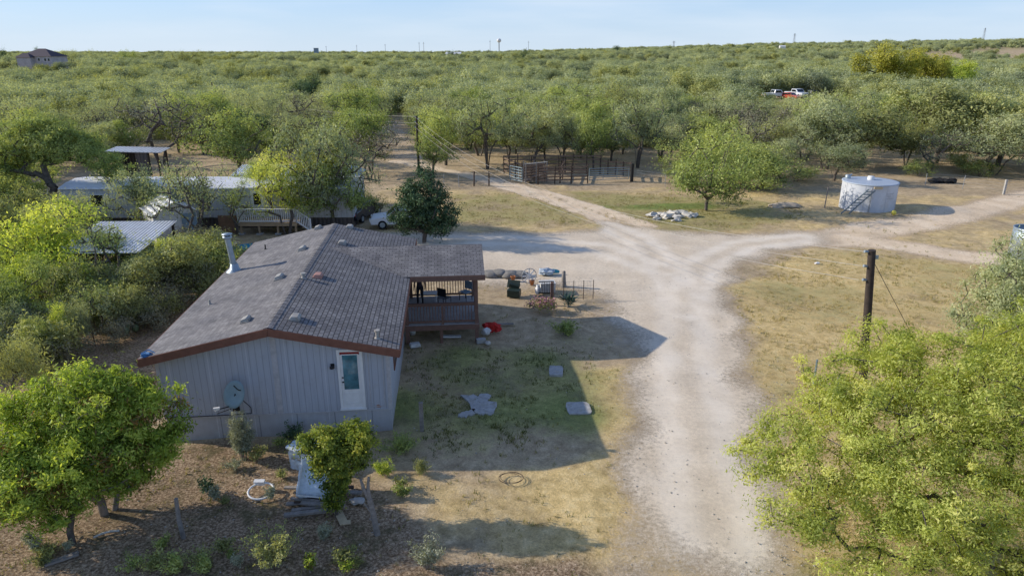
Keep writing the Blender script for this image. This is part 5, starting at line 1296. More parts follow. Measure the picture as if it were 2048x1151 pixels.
mb = MB(); mb.blob((0, 0, .08), .22, .16, .07, 33, .35, 2, 2); obj1('pale_scrap', mb, 'concrete', 'pale flat stone at the right end of the lumber heap', 'stone', G(716, 1005))
mb = MB(); mtx = Matrix.Translation((0, 0, .12)) @ Matrix.Rotation(R(14), 4, 'X')
for i in range(28):
    a, b = i*math.pi/14, (i+1)*math.pi/14; mb.tube(mtx @ Vector((.36*math.cos(a), .30*math.sin(a), 0)), mtx @ Vector((.36*math.cos(b), .30*math.sin(b), 0)), .03, None, 6, False)
mb.box(-.28, .02, .24, .36, -.05, .09, mtx); obj1('plastic_ring', mb, 'white', 'white plastic ring lying in the dirt left of the lumber heap', 'ring', G(523, 988))
# forked dead trunk
p = G(755, 1066); mb = MB(); h1 = 1.05
pts2 = [Vector((0, 0, -.1)), Vector((-.05, .02, .35)), Vector((-.10, .03, .75)), Vector((-.15, .04, h1))]
for a, b, r0, r1 in zip(pts2[:-1], pts2[1:], (.085, .075, .07), (.075, .07, .075)): mb.tube(a, b, r0, r1, 9)
for e_, r in ((Vector((-.34, .05, 1.62)), .05), (Vector((-.14, .1, 1.66)), .045)):
    m_ = pts2[3].lerp(e_, .5)+Vector((-.03, 0, 0)); mb.tube(pts2[3], m_, .06, r, 8); mb.tube(m_, e_, r, r*.7, 8)
mb.tube(Vector((-.05, 0, .55)), Vector((-.3, .02, .95)), .035, .025, 7); mb.tube(Vector((-.08, 0, .4)), Vector((-.16, -.05, .5)), .03, .02, 6)
obj1('dead_trunk', mb, 'greywood', 'grey forked dead trunk standing right of the lumber heap', 'dead tree', p)
mb = MB(); mb.tube((0, 0, -.15), (-.05, .02, .55), .065, .06, 8); mb.tube((-.05, .02, .55), (-.03, .03, 1.15), .06, .05, 8); obj1('fence_post', mb, 'greywood', 'thin grey leaning wooden post between the leafy tree and the white ring', 'post', G(367, 1072))
mb = MB(); mb.bar((-.32, -.18, .03), (.3, .2, .06), .14, .06); obj1('plank', mb, 'greywood', 'single grey plank on the ground below the dark tree trunk at bottom left', 'plank', G(125, 1120))
mb = MB(); mb.path([(-.25, -.15, .03), (-.1, -.02, .05), (.1, .08, .05), (.28, .12, .03)], .03); obj1('pale_branch', mb, 'whiterock', 'pale curved stick on the ground right of the dark trunk', 'stick', G(213, 1068))
obj1('plastic_pipe', MB().tube((-.55, .05, .5), (.55, -.12, .45), .03), 'whitedirty', 'white pipe lying through the brush above the foreground tree', 'pipe', G(92, 740))
# utility bits at the left
for px, py, lb in ((115, 735, 'thin dark fence stake left of the house, farthest left of three'), (190, 690, 'thin dark fence stake left of the house, middle of three'), (245, 650, 'thin dark fence stake left of the house, nearest the roof')):
    obj1('fence_stake', MB().tube((0, 0, -.1), (.02, 0, 1.35), .022, None, 6), 'darkwood', lb, 'post', G(px, py))

# ------------------------------------------------------------------ neighbours at left: mobile home, sheds
mh = thing('mobile_home', 'long white mobile home with pale metal roof behind the trees at left', 'mobile home', (-32.0, 48.5, 0), R(0.5))
ML, MD = 20.6, 4.2
MB().box(0, 12.3, 0, MD, .75, 2.85).build('wall', 'mhwall', mh); MB().box(12.303, ML, -.05, MD, .75, 2.85).build('wall', 'mhwall', mh)
prof = [(-.12, 2.83), (-.1, 2.90), (.8, 3.12), (2.1, 3.25), (3.4, 3.12), (MD+.1, 2.90), (MD+.12, 2.83)]
MB().prism(prof, 0, -.1, 12.3).build('roof', 'mhroof', mh); MB().prism([(a-.02, b+.03) for a, b in prof], 0, 12.303, ML+.12).build('roof', 'mhroof', mh)
MB().box(.1, ML-.1, .25, MD-.2, -.1, .75).build('crawl_gap_shade', 'darkmetal', mh)  # dark box standing for the shade in the open crawl gap
for x0, x1, z0, z1 in ((5.2, 5.7, 1.5, 2.5), (9.6, 10.5, 1.6, 2.4), (2.0, 2.9, 1.6, 2.4), (16.8, 17.7, 1.6, 2.4)):
    yw = -.05 if x0 > 12.3 else 0
    f_ = MB(); f_.box(x0-.05, x1+.05, yw-.03, yw-.002, z0-.05, z1+.05); f_ = f_.build('window', 'white', mh); MB().box(x0, x1, yw-.036, yw-.031, z0, z1).build('pane', 'glassdark', f_)
d_ = MB().box(13.4, 14.3, -.08, -.053, .85, 2.75).build('door', 'white', mh); MB().box(13.6, 14.1, -.086, -.081, 1.7, 2.5).build('pane', 'glassdark', d_)
dk = thing('entry_deck', 'small white railed deck on wooden legs before the mobile home', 'deck', (-19.0, 46.7, 0), R(.5))
MB().box(0, 4.1, 0, 1.6, .72, .82).build('floor', 'rawwood', dk)
mb = MB(); mb.box(0, 4.1, -.04, -.002, .58, .8); mb.build('rim_board', 'rawwood', dk)
for x in (.15, 1.4, 2.7, 3.95): MB().box(x-.06, x+.06, .05, .17, -.05, .58).build('leg', 'rawwood', dk); 
for x in (.15, 1.4, 2.7, 3.95): MB().box(x-.2, x+.2, -.08, .3, -.02, .06).build('footing', 'concrete', dk)
def wrail(x0, y0, x1, y1, z0=.82, z1=.82):
    mb = MB(); p, q = Vector((x0, y0, z0)), Vector((x1, y1, z1)); up = Vector((0, 0, 1))
    mb.bar(p+up*.95, q+up*.95, .12, .05); mb.bar(p+up*.1, q+up*.1, .05, .09)
    for c_ in (p, q): mb.box(-.05, .05, -.05, .05, 0, 1.0, Matrix.Translation(c_))
    o = mb.build('railing', 'white', dk); b = MB(); k = int((q-p).length/.14)
    for i in range(1, k): c_ = p.lerp(q, i/k); b.bar(c_+up*.1, c_+up*.93, .045)
    b.build('balusters', 'white', o)
wrail(.05, .05, 4.05, .05); wrail(.05, .1, .05, 1.5); wrail(4.05, .05, 5.0, .05, .82, .12)
mb = MB()
for i in range(4): mb.box(4.12+i*.26, 4.42+i*.26, .1, 1.1, .60-i*.18, .64-i*.18)
mb.build('steps', 'rawwood', dk)
obj1('plywood_panel', MB().box(0, 1.3, -.03, .03, 0, 1.25), 'plywood', 'brown plywood sheet standing left of the white railed deck', 'panel', (-20.5, 47.1, 0))
sh = thing('storage_shed', 'white storage shed with slanted metal roof and blue grey end door', 'shed', (-20.7, 44.4, 0), R(38))
MB().prism([(-2.6, .25), (0, .25), (0, 2.15), (-2.6, 2.15)], 1, 0, 3.2).build('wall', 'whitedirty', sh)
MB().add([(.15, -.2, 2.16), (.15, 3.4, 2.16), (-1.3, 3.4, 2.95), (-1.3, -.2, 2.95), (-2.75, 3.4, 2.16), (-2.75, -.2, 2.16)], [(0, 1, 2, 3), (3, 2, 4, 5)]).build('roof', 'metalroof2', sh)
MB().prism([(-2.6, 2.15), (0, 2.15), (-1.3, 2.86)], 1, .02, 3.18).build('gable', 'whitedirty', sh)
MB().box(-.95, -.05, -.04, -.003, .3, 2.1).build('door', 'bluegrey', sh); MB().box(.003, .03, .9, 1.6, 1.1, 1.8).build('window', 'glassdark', sh)
ln = thing('lean_to', 'open lean-to with corrugated metal roof among the trees at left', 'lean-to', (-23, 35.3, 0), R(2))
MB().add([(-1.4, -.2, 1.95), (3.2, -.2, 1.95), (3.2, 4.8, 2.5), (-1.4, 4.8, 2.5), (-1.4, -.2, 1.91), (3.2, -.2, 1.91), (3.2, 4.8, 2.46), (-1.4, 4.8, 2.46)], [(0, 1, 2, 3), (7, 6, 5, 4), (0, 4, 5, 1), (1, 5, 6, 2), (2, 6, 7, 3), (3, 7, 4, 0)]).build('roof', 'metalroof', ln)
for x, y, z_ in ((-1.2, 0, 1.9), (1, 0, 1.9), (3.0, 0, 1.9), (-1.2, 4.6, 2.42), (3.0, 4.6, 2.42)): MB().box(x-.06, x+.06, y-.06, y+.06, -.1, z_).build('post', 'darkwood', ln)
mb = MB(); mb.box(-1.3, 3.1, -.12, -.063, 1.78, 1.9); mb.box(-1.3, 3.1, 4.663, 4.72, 2.28, 2.4); mb.build('beam', 'darkwood', ln)
sd2 = thing('open_shed', 'dark open sided shed with white metal roof under the bare grey tree', 'shed', (-38.8, 67.2, 0), R(12))
MB().add([(-.4, -.3, 3.0), (4.6, -.3, 2.75), (4.6, 3.6, 2.75), (-.4, 3.6, 3.0), (-.4, -.3, 2.94), (4.6, -.3, 2.69), (4.6, 3.6, 2.69), (-.4, 3.6, 2.94)], [(0, 1, 2, 3), (7, 6, 5, 4), (0, 4, 5, 1), (1, 5, 6, 2), (2, 6, 7, 3), (3, 7, 4, 0)]).build('roof', 'metalroof2', sd2)
MB().box(0, .05, 0, 3.2, 0, 2.88).box(.05, 2.6, 3.15, 3.2, 0, 2.75).build('wall', 'darkmetal', sd2); MB().box(2.2, 3.3, -.02, .03, 0, 2.72).build('wall', 'darkmetal', sd2)
for x, y in ((4.2, 0), (4.2, 3.2), (.1, -.1)): MB().box(x-.07, x+.07, y-.07, y+.07, -.1, 2.68).build('post', 'darkwood', sd2)
s3 = thing('metal_shed', 'low shed roof of pale sheet metal behind the mobile home', 'shed', (-22.6, 56.0, 0), 0)
MB().add([(-.2, -.2, 2.55), (4.4, -.2, 2.55), (4.4, 2.6, 3.0), (-.2, 2.6, 3.0), (-.2, -.2, 2.5), (4.4, -.2, 2.5), (4.4, 2.6, 2.95), (-.2, 2.6, 2.95)], [(0, 1, 2, 3), (7, 6, 5, 4), (0, 4, 5, 1), (1, 5, 6, 2), (2, 6, 7, 3), (3, 7, 4, 0)]).build('roof', 'metalroof', s3)
mb = MB(); mb.box(0, .05, 0, 2.4, 0, 2.5); mb.box(4.15, 4.2, 0, 2.4, 0, 2.5); mb.box(.05, 4.15, 2.35, 2.4, 0, 2.85); mb.build('wall', 'darkmetal', s3)
s4 = thing('gable_shed', 'grey gabled shed roof behind the right end of the mobile home', 'shed', (-16.4, 54.6, 0), 0)
MB().box(0, 4, 0, 3, 0, 2.7).build('wall', 'greymetal', s4); MB().prism([(-.2, 2.7), (4.2, 2.7), (2, 3.7)], 1, -.2, 3.2).build('roof', 'greymetal', s4)
mb = MB(); mb.lathe([(.001, .0), (.55, .05), (.7, .3), (.62, .32), (.5, .1), (.001, .06)], 18, Matrix.Diagonal((1.7, .6, 1, 1))); obj1('kayak_shell', mb, 'turq', 'turquoise plastic boat shell on the ground behind the left roof edge', 'boat', G(492, 500), R(30))
t = thing('board_table', 'low table topped with a pale board behind the left roof edge', 'table', G(452, 508)); MB().box(-.95, .7, -.5, .5, .62, .67).build('tabletop', 'tan', t)
for sx, sy in ((-.8, -.4), (.55, -.4), (-.8, .4), (.55, .4)): MB().box(sx-.04, sx+.04, sy-.04, sy+.04, 0, .62).build('leg', 'darkwood', t)
mb = MB(); mb.box(-.25, .25, -.2, .2, .0, .42); obj1('red_cooler', mb, 'red', 'small red box beside the blue grey shed door', 'box', G(440, 487), R(20), None, .02)
mb = MB(); mb.box(-.6, .5, -.3, .3, 0, .03); obj1('white_board', mb, 'white', 'white board lying on the ground right of the shed door', 'board', G(450, 466))

# ------------------------------------------------------------------ vehicles
def car(name, label, loc, rz, paint, cat='car', pickup=False, small=False):
    t = thing(name, label, cat, loc, rz)
    if pickup: body = [(-2.7, .45), (2.6, .45), (2.65, .85), (2.5, 1.02), (1.3, 1.10), (.75, 1.72), (-.55, 1.75), (-.75, 1.12), (-2.72, 1.10)]
    else: body = [(-2.25, .32), (2.2, .32), (2.3, .62), (2.2, .80), (1.15, .92), (.5, 1.38), (-.85, 1.42), (-1.6, 1.0), (-2.25, .92), (-2.32, .6)]
    wb = (-1.75, 1.65) if pickup else (-1.38, 1.40); hw = .92 if pickup else .86; wr = .38 if pickup else .32
    MB().prism(body, 1, -hw, hw).build('body', paint, t, .07)
    g = MB()
    wz0, wz1 = (1.16, 1.62) if pickup else (.98, 1.33)
    for s_ in (-1, 1):
        y_ = s_*(hw+.004); x0, x1 = (-.5, 1.0) if pickup else (-1.3, .95)
        q = [(x0, y_, wz0), (x1, y_, wz0), (x1-.42, y_, wz1), (x0+(.1 if pickup else .5), y_, wz1)]; g.add(q, [(0, 1, 2, 3)])
    a, b = (body[4], body[5]); g.add([(a[0]+(b[0]-a[0])*k+.012, y_, a[1]+(b[1]-a[1])*k+.012) for k, y_ in ((.12, -hw*.86), (.12, hw*.86), (.92, hw*.78), (.92, -hw*.78))], [(0, 1, 2, 3)])
    a, b = (body[6], body[7]); g.add([(a[0]+(b[0]-a[0])*k-.012, y_, a[1]+(b[1]-a[1])*k+.012) for k, y_ in ((.1, -hw*.78), (.1, hw*.78), (.9, hw*.86), (.9, -hw*.86))], [(0, 1, 2, 3)])
    g.build('windows', 'glassdark', t)
    for x in wb:
        for s_ in (-1, 1):
            wl = MB().tube((x, s_*(hw-.2), wr), (x, s_*(hw+.01), wr), wr, wr, 18).build('wheel', 'rubber', t)
            if not small: MB().tube((x, s_*(hw+.012), wr), (x, s_*(hw+.022), wr), wr*.6, wr*.6, 12).build('rim', 'steel', wl)
    if not small:
        for s_ in (-1, 1):
            fx = body[2][0]; MB().box(fx-.06, fx+.012, s_*.62-.16, s_*.62+.16, .62, .74).build('headlight', 'white', t)
            bx = body[-1][0]; MB().box(bx-.012, bx+.06, s_*.66-.13, s_*.66+.13, .66, .80).build('tail_light', 'red', t)
        for s_ in (-1, 1): MB().box(.62, .78, s_*(hw+.09)-.08, s_*(hw+.09)+.08, .98, 1.08).build('mirror', paint, t)
    return t
car('parked_car', 'white car half hidden behind the dark tree by the house', G(806, 452), R(186), 'carwhite')
car('dark_vehicle', 'dark vehicle beside the right end of the mobile home', G(722, 436), R(75), 'cardark')
def knoll(px, py):
    u = (px-1024)/FOC; v = (575.5-py)/FOC; best = None
    for i in range(400):
        y = 110+i*.25; t_ = y/(cc+v*ss); zz = CAMH+(-ss+v*cc)*t_; g_ = tz(u*t_, y)
        if zz <= g_: return Vector((u*t_, y, g_))
    return G(px, py)
car('pickup_truck', 'white pickup far off in the woods left of the red car', knoll(1550, 197), R(8), 'carwhite', 'pickup', True)
car('red_car', 'red car far off in the woods between the white vehicles', knoll(1578, 199), R(-55), 'carred', 'car', False)
car('pickup_truck', 'white pickup far off in the woods right of the red car', knoll(1592, 195), R(-70), 'carwhite', 'pickup', True)
car('dark_pickup', 'long dark truck far off in the woods at the end of the vehicle row', knoll(1622, 198), R(3), 'cardark', 'truck', True)
mb = MB(); mb.box(-1.6, 1.6, -1, 1, .6, 2.7); t = thing('box_trailer', 'pale box trailer far off in the woods behind the dark truck', 'trailer', knoll(1615, 189), 0); mb.build('box', 'greymetal', t); MB().tube((-.6, -1.02, .35), (-.6, -.8, .35), .35).build('wheel', 'rubber', t); MB().tube((.6, -1.02, .35), (.6, -.8, .35), .35).build('wheel', 'rubber', t)
for px, py, lb in ((1353, 205, 'white van far off in the woods left of the vehicle row'), (1310, 192, 'white camper far off in the woods, leftmost white patch')):
    g_ = G(px, py); t = thing('white_van', lb, 'van', g_, R(20)); MB().prism([(-2.3, .4), (2.3, .4), (2.35, 1.0), (1.7, 1.9), (1.3, 2.2), (-2.3, 2.25)], 1, -.95, .95).build('body', 'carwhite', t, .05)
    MB().box(1.0, 1.45, -.96, .96, 1.35, 1.9).build('windows', 'glassdark', t)
    for x in (-1.4, 1.4): MB().tube((x, -.97, .36), (x, -.75, .36), .36).build('wheel', 'rubber', t)

# ------------------------------------------------------------------ corral
cor = thing('corral_fence', 'weathered wooden rail corral under the mesquites', 'corral', (0, 0, 0))
def railfence(parent, p, q, zs, posts, ph, mt='redwood', wd=.05, ht=.13, pw=.13, rname='rails'):
    p, q = Vector(p), Vector(q); mb = MB()
    for z_ in zs: mb.bar(p+Vector((0, 0, z_)), q+Vector((0, 0, z_+random.uniform(-.04, .04))), wd, ht)
    mb.build(rname, mt, parent)
    for i in range(posts):
        c_ = p.lerp(q, i/max(1, posts-1)); MB().tube(c_-Vector((0, 0, .1)), c_+Vector((random.uniform(-.05, .05), 0, ph*random.uniform(.92, 1.08))), pw/2, pw/2*.85, 7).build('post', 'darkwood', parent)
A0, A1 = G(1076, 368), G(1175, 366); railfence(cor, A0, A1, (.35, .7, 1.0, 1.3, 1.6), 4, 1.75)
B0, B1 = G(1008, 347), G(1200, 347); railfence(cor, B0, B1, (.5, 1.0, 1.45, 1.8), 8, 1.95)
railfence(cor, G(1043, 362), B0, (.4, .8, 1.2, 1.6), 4, 1.9); railfence(cor, B1, G(1262, 352), (.5, .9, 1.3), 5, 1.5)
railfence(cor, G(1262, 352), G(1262, 362), (.5, .9, 1.3), 2, 1.5); railfence(cor, G(1120, 366), G(1130, 347), (.4, .9, 1.4), 3, 1.7)
ch_ = thing('loading_chute', 'narrow plank loading chute with ramp at the corral corner', 'loading chute', G(1050, 366), R(12))
for y_ in (0, .9):
    mb = MB()
    for i in range(6): mb.box(0, 2.2, y_-.03, y_+.03, .12+i*.27, .25+i*.27, Matrix.Rotation(R(-6), 4, 'Y'))
    mb.build('side_wall', 'redwood', ch_)
    for x in (.05, 1.1, 2.15): MB().box(x-.06, x+.06, y_-.10, y_-.035, -.1, 2.0).build('post', 'greywood', ch_)
MB().bar((0, .45, .2), (2.2, .45, .9), .8, .06).build('ramp', 'greywood', ch_)
MB().bar((-.05, -.1, 1.85), (2.2, -.1, 2.0), .12, .05).build('top_board', 'whiterock', ch_)
def gate(label, p, q, h=1.3, n_=6, mt='bluegate'):
    p, q = Vector(p), Vector(q); t = thing('pipe_gate', label, 'gate', p, math.atan2(q.y-p.y, q.x-p.x)); l_ = (q-p).length
    mb = MB()
    for i in range(n_): z_ = .2+(h-.2)*i/(n_-1); mb.tube((0, 0, z_), (l_, 0, z_), .032, None, 7)
    mb.build('bars', mt, t); mb = MB()
    for x in (0, l_): mb.tube((x, 0, .17), (x, 0, h+.03), .036, None, 7)
    for x in (l_*.35, l_*.7): mb.bar((x, 0, .2), (x, 0, h), .05, .015)
    mb.build('frame', mt, t); return t
gate('blue grey pipe gate left of the loading chute', G(1020, 362), G(1044, 367), 1.5); gate('long blue grey pipe gate at the right end of the corral', G(1178, 364), G(1257, 361), 1.3)
obj1('corral_post', MB().tube((0, 0, -.1), (0, 0, 1.75), .17, .16, 10), 'black', 'thick black post at the right end of the corral', 'post', G(1263, 363))
# wire fences
def wfence(label, pts2, ph=1.2, wood=()):
    t = thing('wire_fence', label, 'fence', (0, 0, 0))
    for i, p in enumerate(pts2):
        w_ = i in wood; MB().tube(p-Vector((0, 0, .1)), p+Vector((random.uniform(-.04, .04), 0, ph*(1.08 if w_ else 1))), .07 if w_ else .025, None, 7).build('post', 'darkwood' if w_ else 'greymetal', t)
    mb = MB()
    for a, b in zip(pts2[:-1], pts2[1:]):
        for z_ in (.3, .6, .9, 1.15): mb.tube(a+Vector((0, 0, z_)), b+Vector((0, 0, z_)), .008, None, 4)
    mb.build('wire', 'wire', t)
wfence('wire fence with thin posts left of the sandy track before the corral', [G(x, y) for x, y in ((862,376),(888,374),(918,373),(948,371),(978,371))], 1.25, (3, 4))
wfence('sagging wire fence running right from the black corral post', [G(x, y) for x, y in ((1266,363),(1330,372),(1400,366),(1480,362))], 1.1, ())
wfence('wire fence with white wooden post along the brush at right', [G(x, y) for x, y in ((1850,372),(1925,376),(2008,387),(2090,392))], 1.2, ())
obj1('white_post', MB().box(-.08, .08, -.08, .08, -.1, 1.3), 'concrete', 'white wooden post in the wire fence near the right picture edge', 'post', G(2007, 388))
obj1('tall_post', MB().tube((0, 0, -.1), (.06, 0, 1.75), .05, .045, 8), 'greywood', 'thin pale post standing left of the white water tank', 'post', G(1649, 415))
mb = MB()
for i in range(4): mb.blob((-.9+i*.6, .1*math.sin(i*2), .15), .45, .4, .3, 40+i, .35, 2, 2, -.3)
obj1('black_tarp', mb, 'rubber', 'black plastic sheet heaped at the brush line right of the tank', 'sheet', G(1884, 365))
for px, py, h_, lb in ((1628,764,.95,'grey green steel post standing left of the dark utility pole'),(1672,790,.8,'thin steel post half covered by the large mesquite')):
    obj1('steel_post', MB().box(-.02, .02, -.02, .02, -.1, h_).box(-.035, .035, .02, .03, .02, h_), 'bluegate', lb, 'post', G(px, py))

# ------------------------------------------------------------------ water tanks
TC = Vector((29.0, 55.6, 0)); TR, TH = 2.06, 2.15
tk = thing('water_tank', 'round white water tank with a ladder against its side', 'water tank', TC)
MB().lathe([(TR, -.1), (TR, TH)], 56).build('wall', 'tank', tk)
MB().lathe([(TR+.06, TH-.06), (TR+.06, TH+.01), (TR-.05, TH+.015), (.001, TH+.06)], 56).build('roof', 'tankroof', tk)
MB().lathe([(.001, .30), (.24, .29), (.26, .24), (.26, .0)], 16, Matrix.Translation((.15, .3, TH+.05))).build('hatch', 'white', tk)
MB().lathe([(.001, .34), (.2, .3), (.22, .1), (.22, -.02)], 12, Matrix.Translation((-1.35, 1.1, TH+.02))).tube((-1.35, 1.1, TH+.2), (-1.05, 1.1, TH+.35), .08).build('vent_elbow', 'steel', tk)
aj = R(-120)
mb = MB(); mb.box(-.3, .3, -.02, .12, 1.88, 2.04, Matrix.Rotation(R(-100)+math.pi/2, 4, 'Z') @ Matrix.Translation((0, -TR-.1, 0))); mb.build('bracket', 'tan', tk)
mb = MB(); pm = Matrix.Rotation(R(-112), 4, 'Z')
mb.tube(pm @ Vector((TR+.07, 0, 0)), pm @ Vector((TR+.07, 0, 1.95)), .05, None, 8); mb.build('pipe', 'greymetal', tk)
def onwall(a, z_, d=.004): return Vector(((TR+d)*math.cos(a), (TR+d)*math.sin(a), z_))
mb = MB(); rr_ = random.Random(3)
for row, (z_, a0_, k, hh) in enumerate(((1.42, -78, 6, .09), (1.22, -77, 3, .12), (1.05, -80, 7, .06))):
    a = R(a0_)
    for i in range(k):
        wd_ = rr_.uniform(.05, .11); q = [onwall(a, z_), onwall(a+wd_/TR, z_), onwall(a+wd_/TR, z_+hh), onwall(a, z_+hh)]; mb.add(q, [(0, 1, 2, 3)]); a += (wd_+.05)/TR
mbs = MB()
for k in range(8):
    a = R(-170+k*45); q = [onwall(a, .02, .006), onwall(a+.05/TR, .02, .006), onwall(a+.05/TR, TH-.07, .006), onwall(a, TH-.07, .006)]; mbs.add(q, [(0, 1, 2, 3)])
mbs.build('panel_seams', plain('tank_seam', (.47, .50, .55), .6), tk)
mb.build('faded_marking', plain('faded_print', (.40, .43, .47), .6), tk)
ld = thing('tank_ladder', 'grey ladder leaning against the white water tank', 'ladder', (0, 0, 0))
lb0, lb1 = G(1682, 427), G(1698, 427); up0 = TC+onwall(R(-118), 1.85, .12); sd_ = (lb1-lb0)
for q in (Vector(), sd_): MB().bar(lb0+q, up0+q, .08, .07).build('stile', 'ladder', ld)
mb = MB()
for i in range(1, 9): a = lb0.lerp(up0, i/9); mb.bar(a, a+sd_, .06, .06)
mb.build('rungs', 'ladder', ld)
obj1('float_ball', MB().blob((0, 0, .19), .19, .19, .19, 1, .02, 3), 'yellowp', 'yellow white ball lying at the foot of the water tank', 'ball', G(1787, 430))
mb = MB(); q = G(2052, 520); t = thing('stock_tank', 'galvanised open topped tank cut by the right picture edge', 'tank', q)
MB().lathe([(1.0, -.1), (1.0, 1.0), (1.02, 1.02), (1.0, 2.0), (.985, 2.0), (.98, 1.0)], 32).build('wall', 'steel', t); MB().lathe([(.98, 1.3), (.001, 1.3)], 32).build('inside', 'black', t); MB().lathe([(1.03, 1.95), (1.03, 2.02), (.97, 2.02), (.97, 1.95)], 32).build('rim', 'steel', t)
# white rocks
rk = random.Random(9)
for i, (px, py, s_) in enumerate(((1306,432,.42),(1322,430,.35),(1333,434,.5),(1346,428,.45),(1356,435,.4),(1362,427,.42),(1374,432,.45),(1388,432,.4),(1314,438,.3),(1340,426,.3),(1354,441,.3),(1381,428,.28))):
    p = G(px, py); mb = MB(); mb.blob((0, 0, s_*.18), s_*1.15, s_*.8, s_*.45, i+50, .5, 2, 1.7, -s_*.3)
    obj1('white_rock', mb, 'whiterock', 'white rock in the low heap on the grass', 'rock', p, rk.uniform(0, 6), 'white rocks in the low heap')
for px, py, lb in ((1634, 527, 'small white litter on the dry field left of the utility pole'), (1548, 413, 'pale dirt mound left of the water tank')):
    if 'mound' in lb:
        mb = MB(); mb.blob((0, 0, 0), 1.4, .6, .3, 5, .2, 3, 2, -.05); obj1('dirt_mound', mb, 'sand', lb, 'mound', G(1570, 412))
    else: mb = MB(); mb.blob((0, 0, .04), .16, .1, .06, 5, .5, 2, 2); obj1('litter', mb, 'white', lb, 'litter', G(px, py))

# ------------------------------------------------------------------ poles and lines
def upole(label, base, top_, r0, r1, ins=True, cross=False):
    t = thing('utility_pole', label, 'utility pole', base); tp = Vector(top_)-Vector(base)
    MB().tube((0, 0, -.2), tp, r0, r1, 12).build('pole', 'polewood', t)
    if ins:
        for k in (.03, .30, .56):
            c_ = tp*(1-k*1.9/tp.length); MB().tube(c_+Vector((-r1, 0, 0)), c_+Vector((-r1-.14, -.02, .02)), .045, .05, 8).build('insulator', 'steel', t)
        c_ = tp*(1-.25/tp.length); MB().box(-.02, .1, -.03, .03, -.06, .06, Matrix.Translation(c_+Vector((r1, 0, 0)))).build('clamp', 'steel', t)
    return t
def sag(a, b, s_, n_=14): return [a.lerp(b, i/n_)-Vector((0, 0, 4*s_*(i/n_)*(1-i/n_))) for i in range(n_+1)]
p1 = G(1724, 800); d1 = p1.y*cc+CAMH*ss
t1 = Vector((p1.x+.02, p1.y-.05, 0)); 
u_ = (1744-1024)/FOC; v_ = (575.5-500)/FOC; tt = (p1.y)/(cc+v_*ss); t1 = Vector((u_*tt, p1.y, CAMH+(-ss+v_*cc)*tt))
upole('dark leaning utility pole in the dry field at right, nearest the camera', p1, t1, .15, .125)
p2 = G(838, 352); u_ = (833-1024)/FOC; v_ = (575.5-232)/FOC; tt = p2.y/(cc+v_*ss); t2 = Vector((u_*tt, p2.y, CAMH+(-ss+v_*cc)*tt))
upole('thin brown utility pole beside the lane before the corral', p2, t2, .13, .10)
p3 = G(431, 222); tt = p3.y/(cc+((575.5-165)/FOC)*ss); t3 = Vector((p3.x, p3.y, CAMH+(-ss+((575.5-165)/FOC)*cc)*tt))
upole('far thin utility pole in the woods at left', p3, t3, .14, .11, False)
for k, zz in enumerate((.05, .55, 1.05)):
    obj1('power_line', MB().path(sag(t1-Vector((.27, 0, zz)), t2-Vector((.22, 0, zz)), 2.2), .0085, 5), 'cable', ('topmost', 'middle', 'lowest')[k]+' of the three lines between the near and the lane pole', 'power line', group='power lines to the lane pole')
for k, zz in enumerate((.05, .7)):
    obj1('power_line', MB().path(sag(t2-Vector((.22, 0, zz)), t3-Vector((0, 0, zz+.2)), 1.5), .011, 5), 'cable', ('upper', 'lower')[k]+' of the two lines between the lane pole and the far pole', 'power line', group='power lines to the far pole')
gq = G(1840, 700); obj1('guy_wire', MB().path([t1-Vector((-.05, 0, .3)), gq], .011, 5), 'black', 'guy wire running down right from the near utility pole', 'guy wire')

# ------------------------------------------------------------------ far things
fh = thing('brick_house', 'two storey tan brick house with dark hip roof on the far left skyline', 'house', (-207, 322, tz(-207, 322)), R(-8)); fh.scale = (.86, .86, .9)
MB().box(-9.5, 8, -5, 6, 0, 5.8).build('wall', 'brick', fh)
def hip(x0, x1, y0, y1, z0, z1, ins):
    ym = (y0+y1)/2
    return MB().add([(x0, y0, z0), (x1, y0, z0), (x1, y1, z0), (x0, y1, z0), (x0+ins, ym, z1), (x1-ins, ym, z1)], [(0, 1, 5, 4), (1, 2, 5), (2, 3, 4, 5), (3, 0, 4), (3, 2, 1, 0)])
hip(-10.2, 8.7, -5.7, 6.7, 5.81, 9.4, 7.5).build('roof', 'hiproof', fh); hip(-10, -1, -8.2, -3, 5.3, 7.3, 3).build('roof', 'hiproof', fh); MB().box(-9.4, -1.6, -7.6, -5.003, 0, 5.29).build('wall', 'brick', fh)
for x in (1.0, 4.5, 6.5):
    f_ = MB().box(x-.6, x+.6, -5.06, -5.003, 3.6, 5.0).build('window', 'white', fh); MB().box(x-.5, x+.5, -5.08, -5.063, 3.7, 4.9).build('pane', 'glassdark', f_)
def far_at(px, py_top, dist):
    u = (px-1024)/FOC; v = (575.5-py_top)/FOC; t_ = dist/(cc+v*ss); x = u*t_; return Vector((x, dist, tz(x, dist))), CAMH+(-ss+v*cc)*t_
b, zt = far_at(998, 77, 2600); wt = thing('water_tower', 'white globe water tower on the skyline', 'water tower', b)
hgt = zt-b.z; MB().lathe([(4, 0), (1.8, 5), (1.6, hgt-14), (4, hgt-12)], 16).build('column', 'greymetal', wt); MB().blob((0, 0, hgt-7), 8, 8, 7, 1, .01, 3).build('globe', 'white', wt)
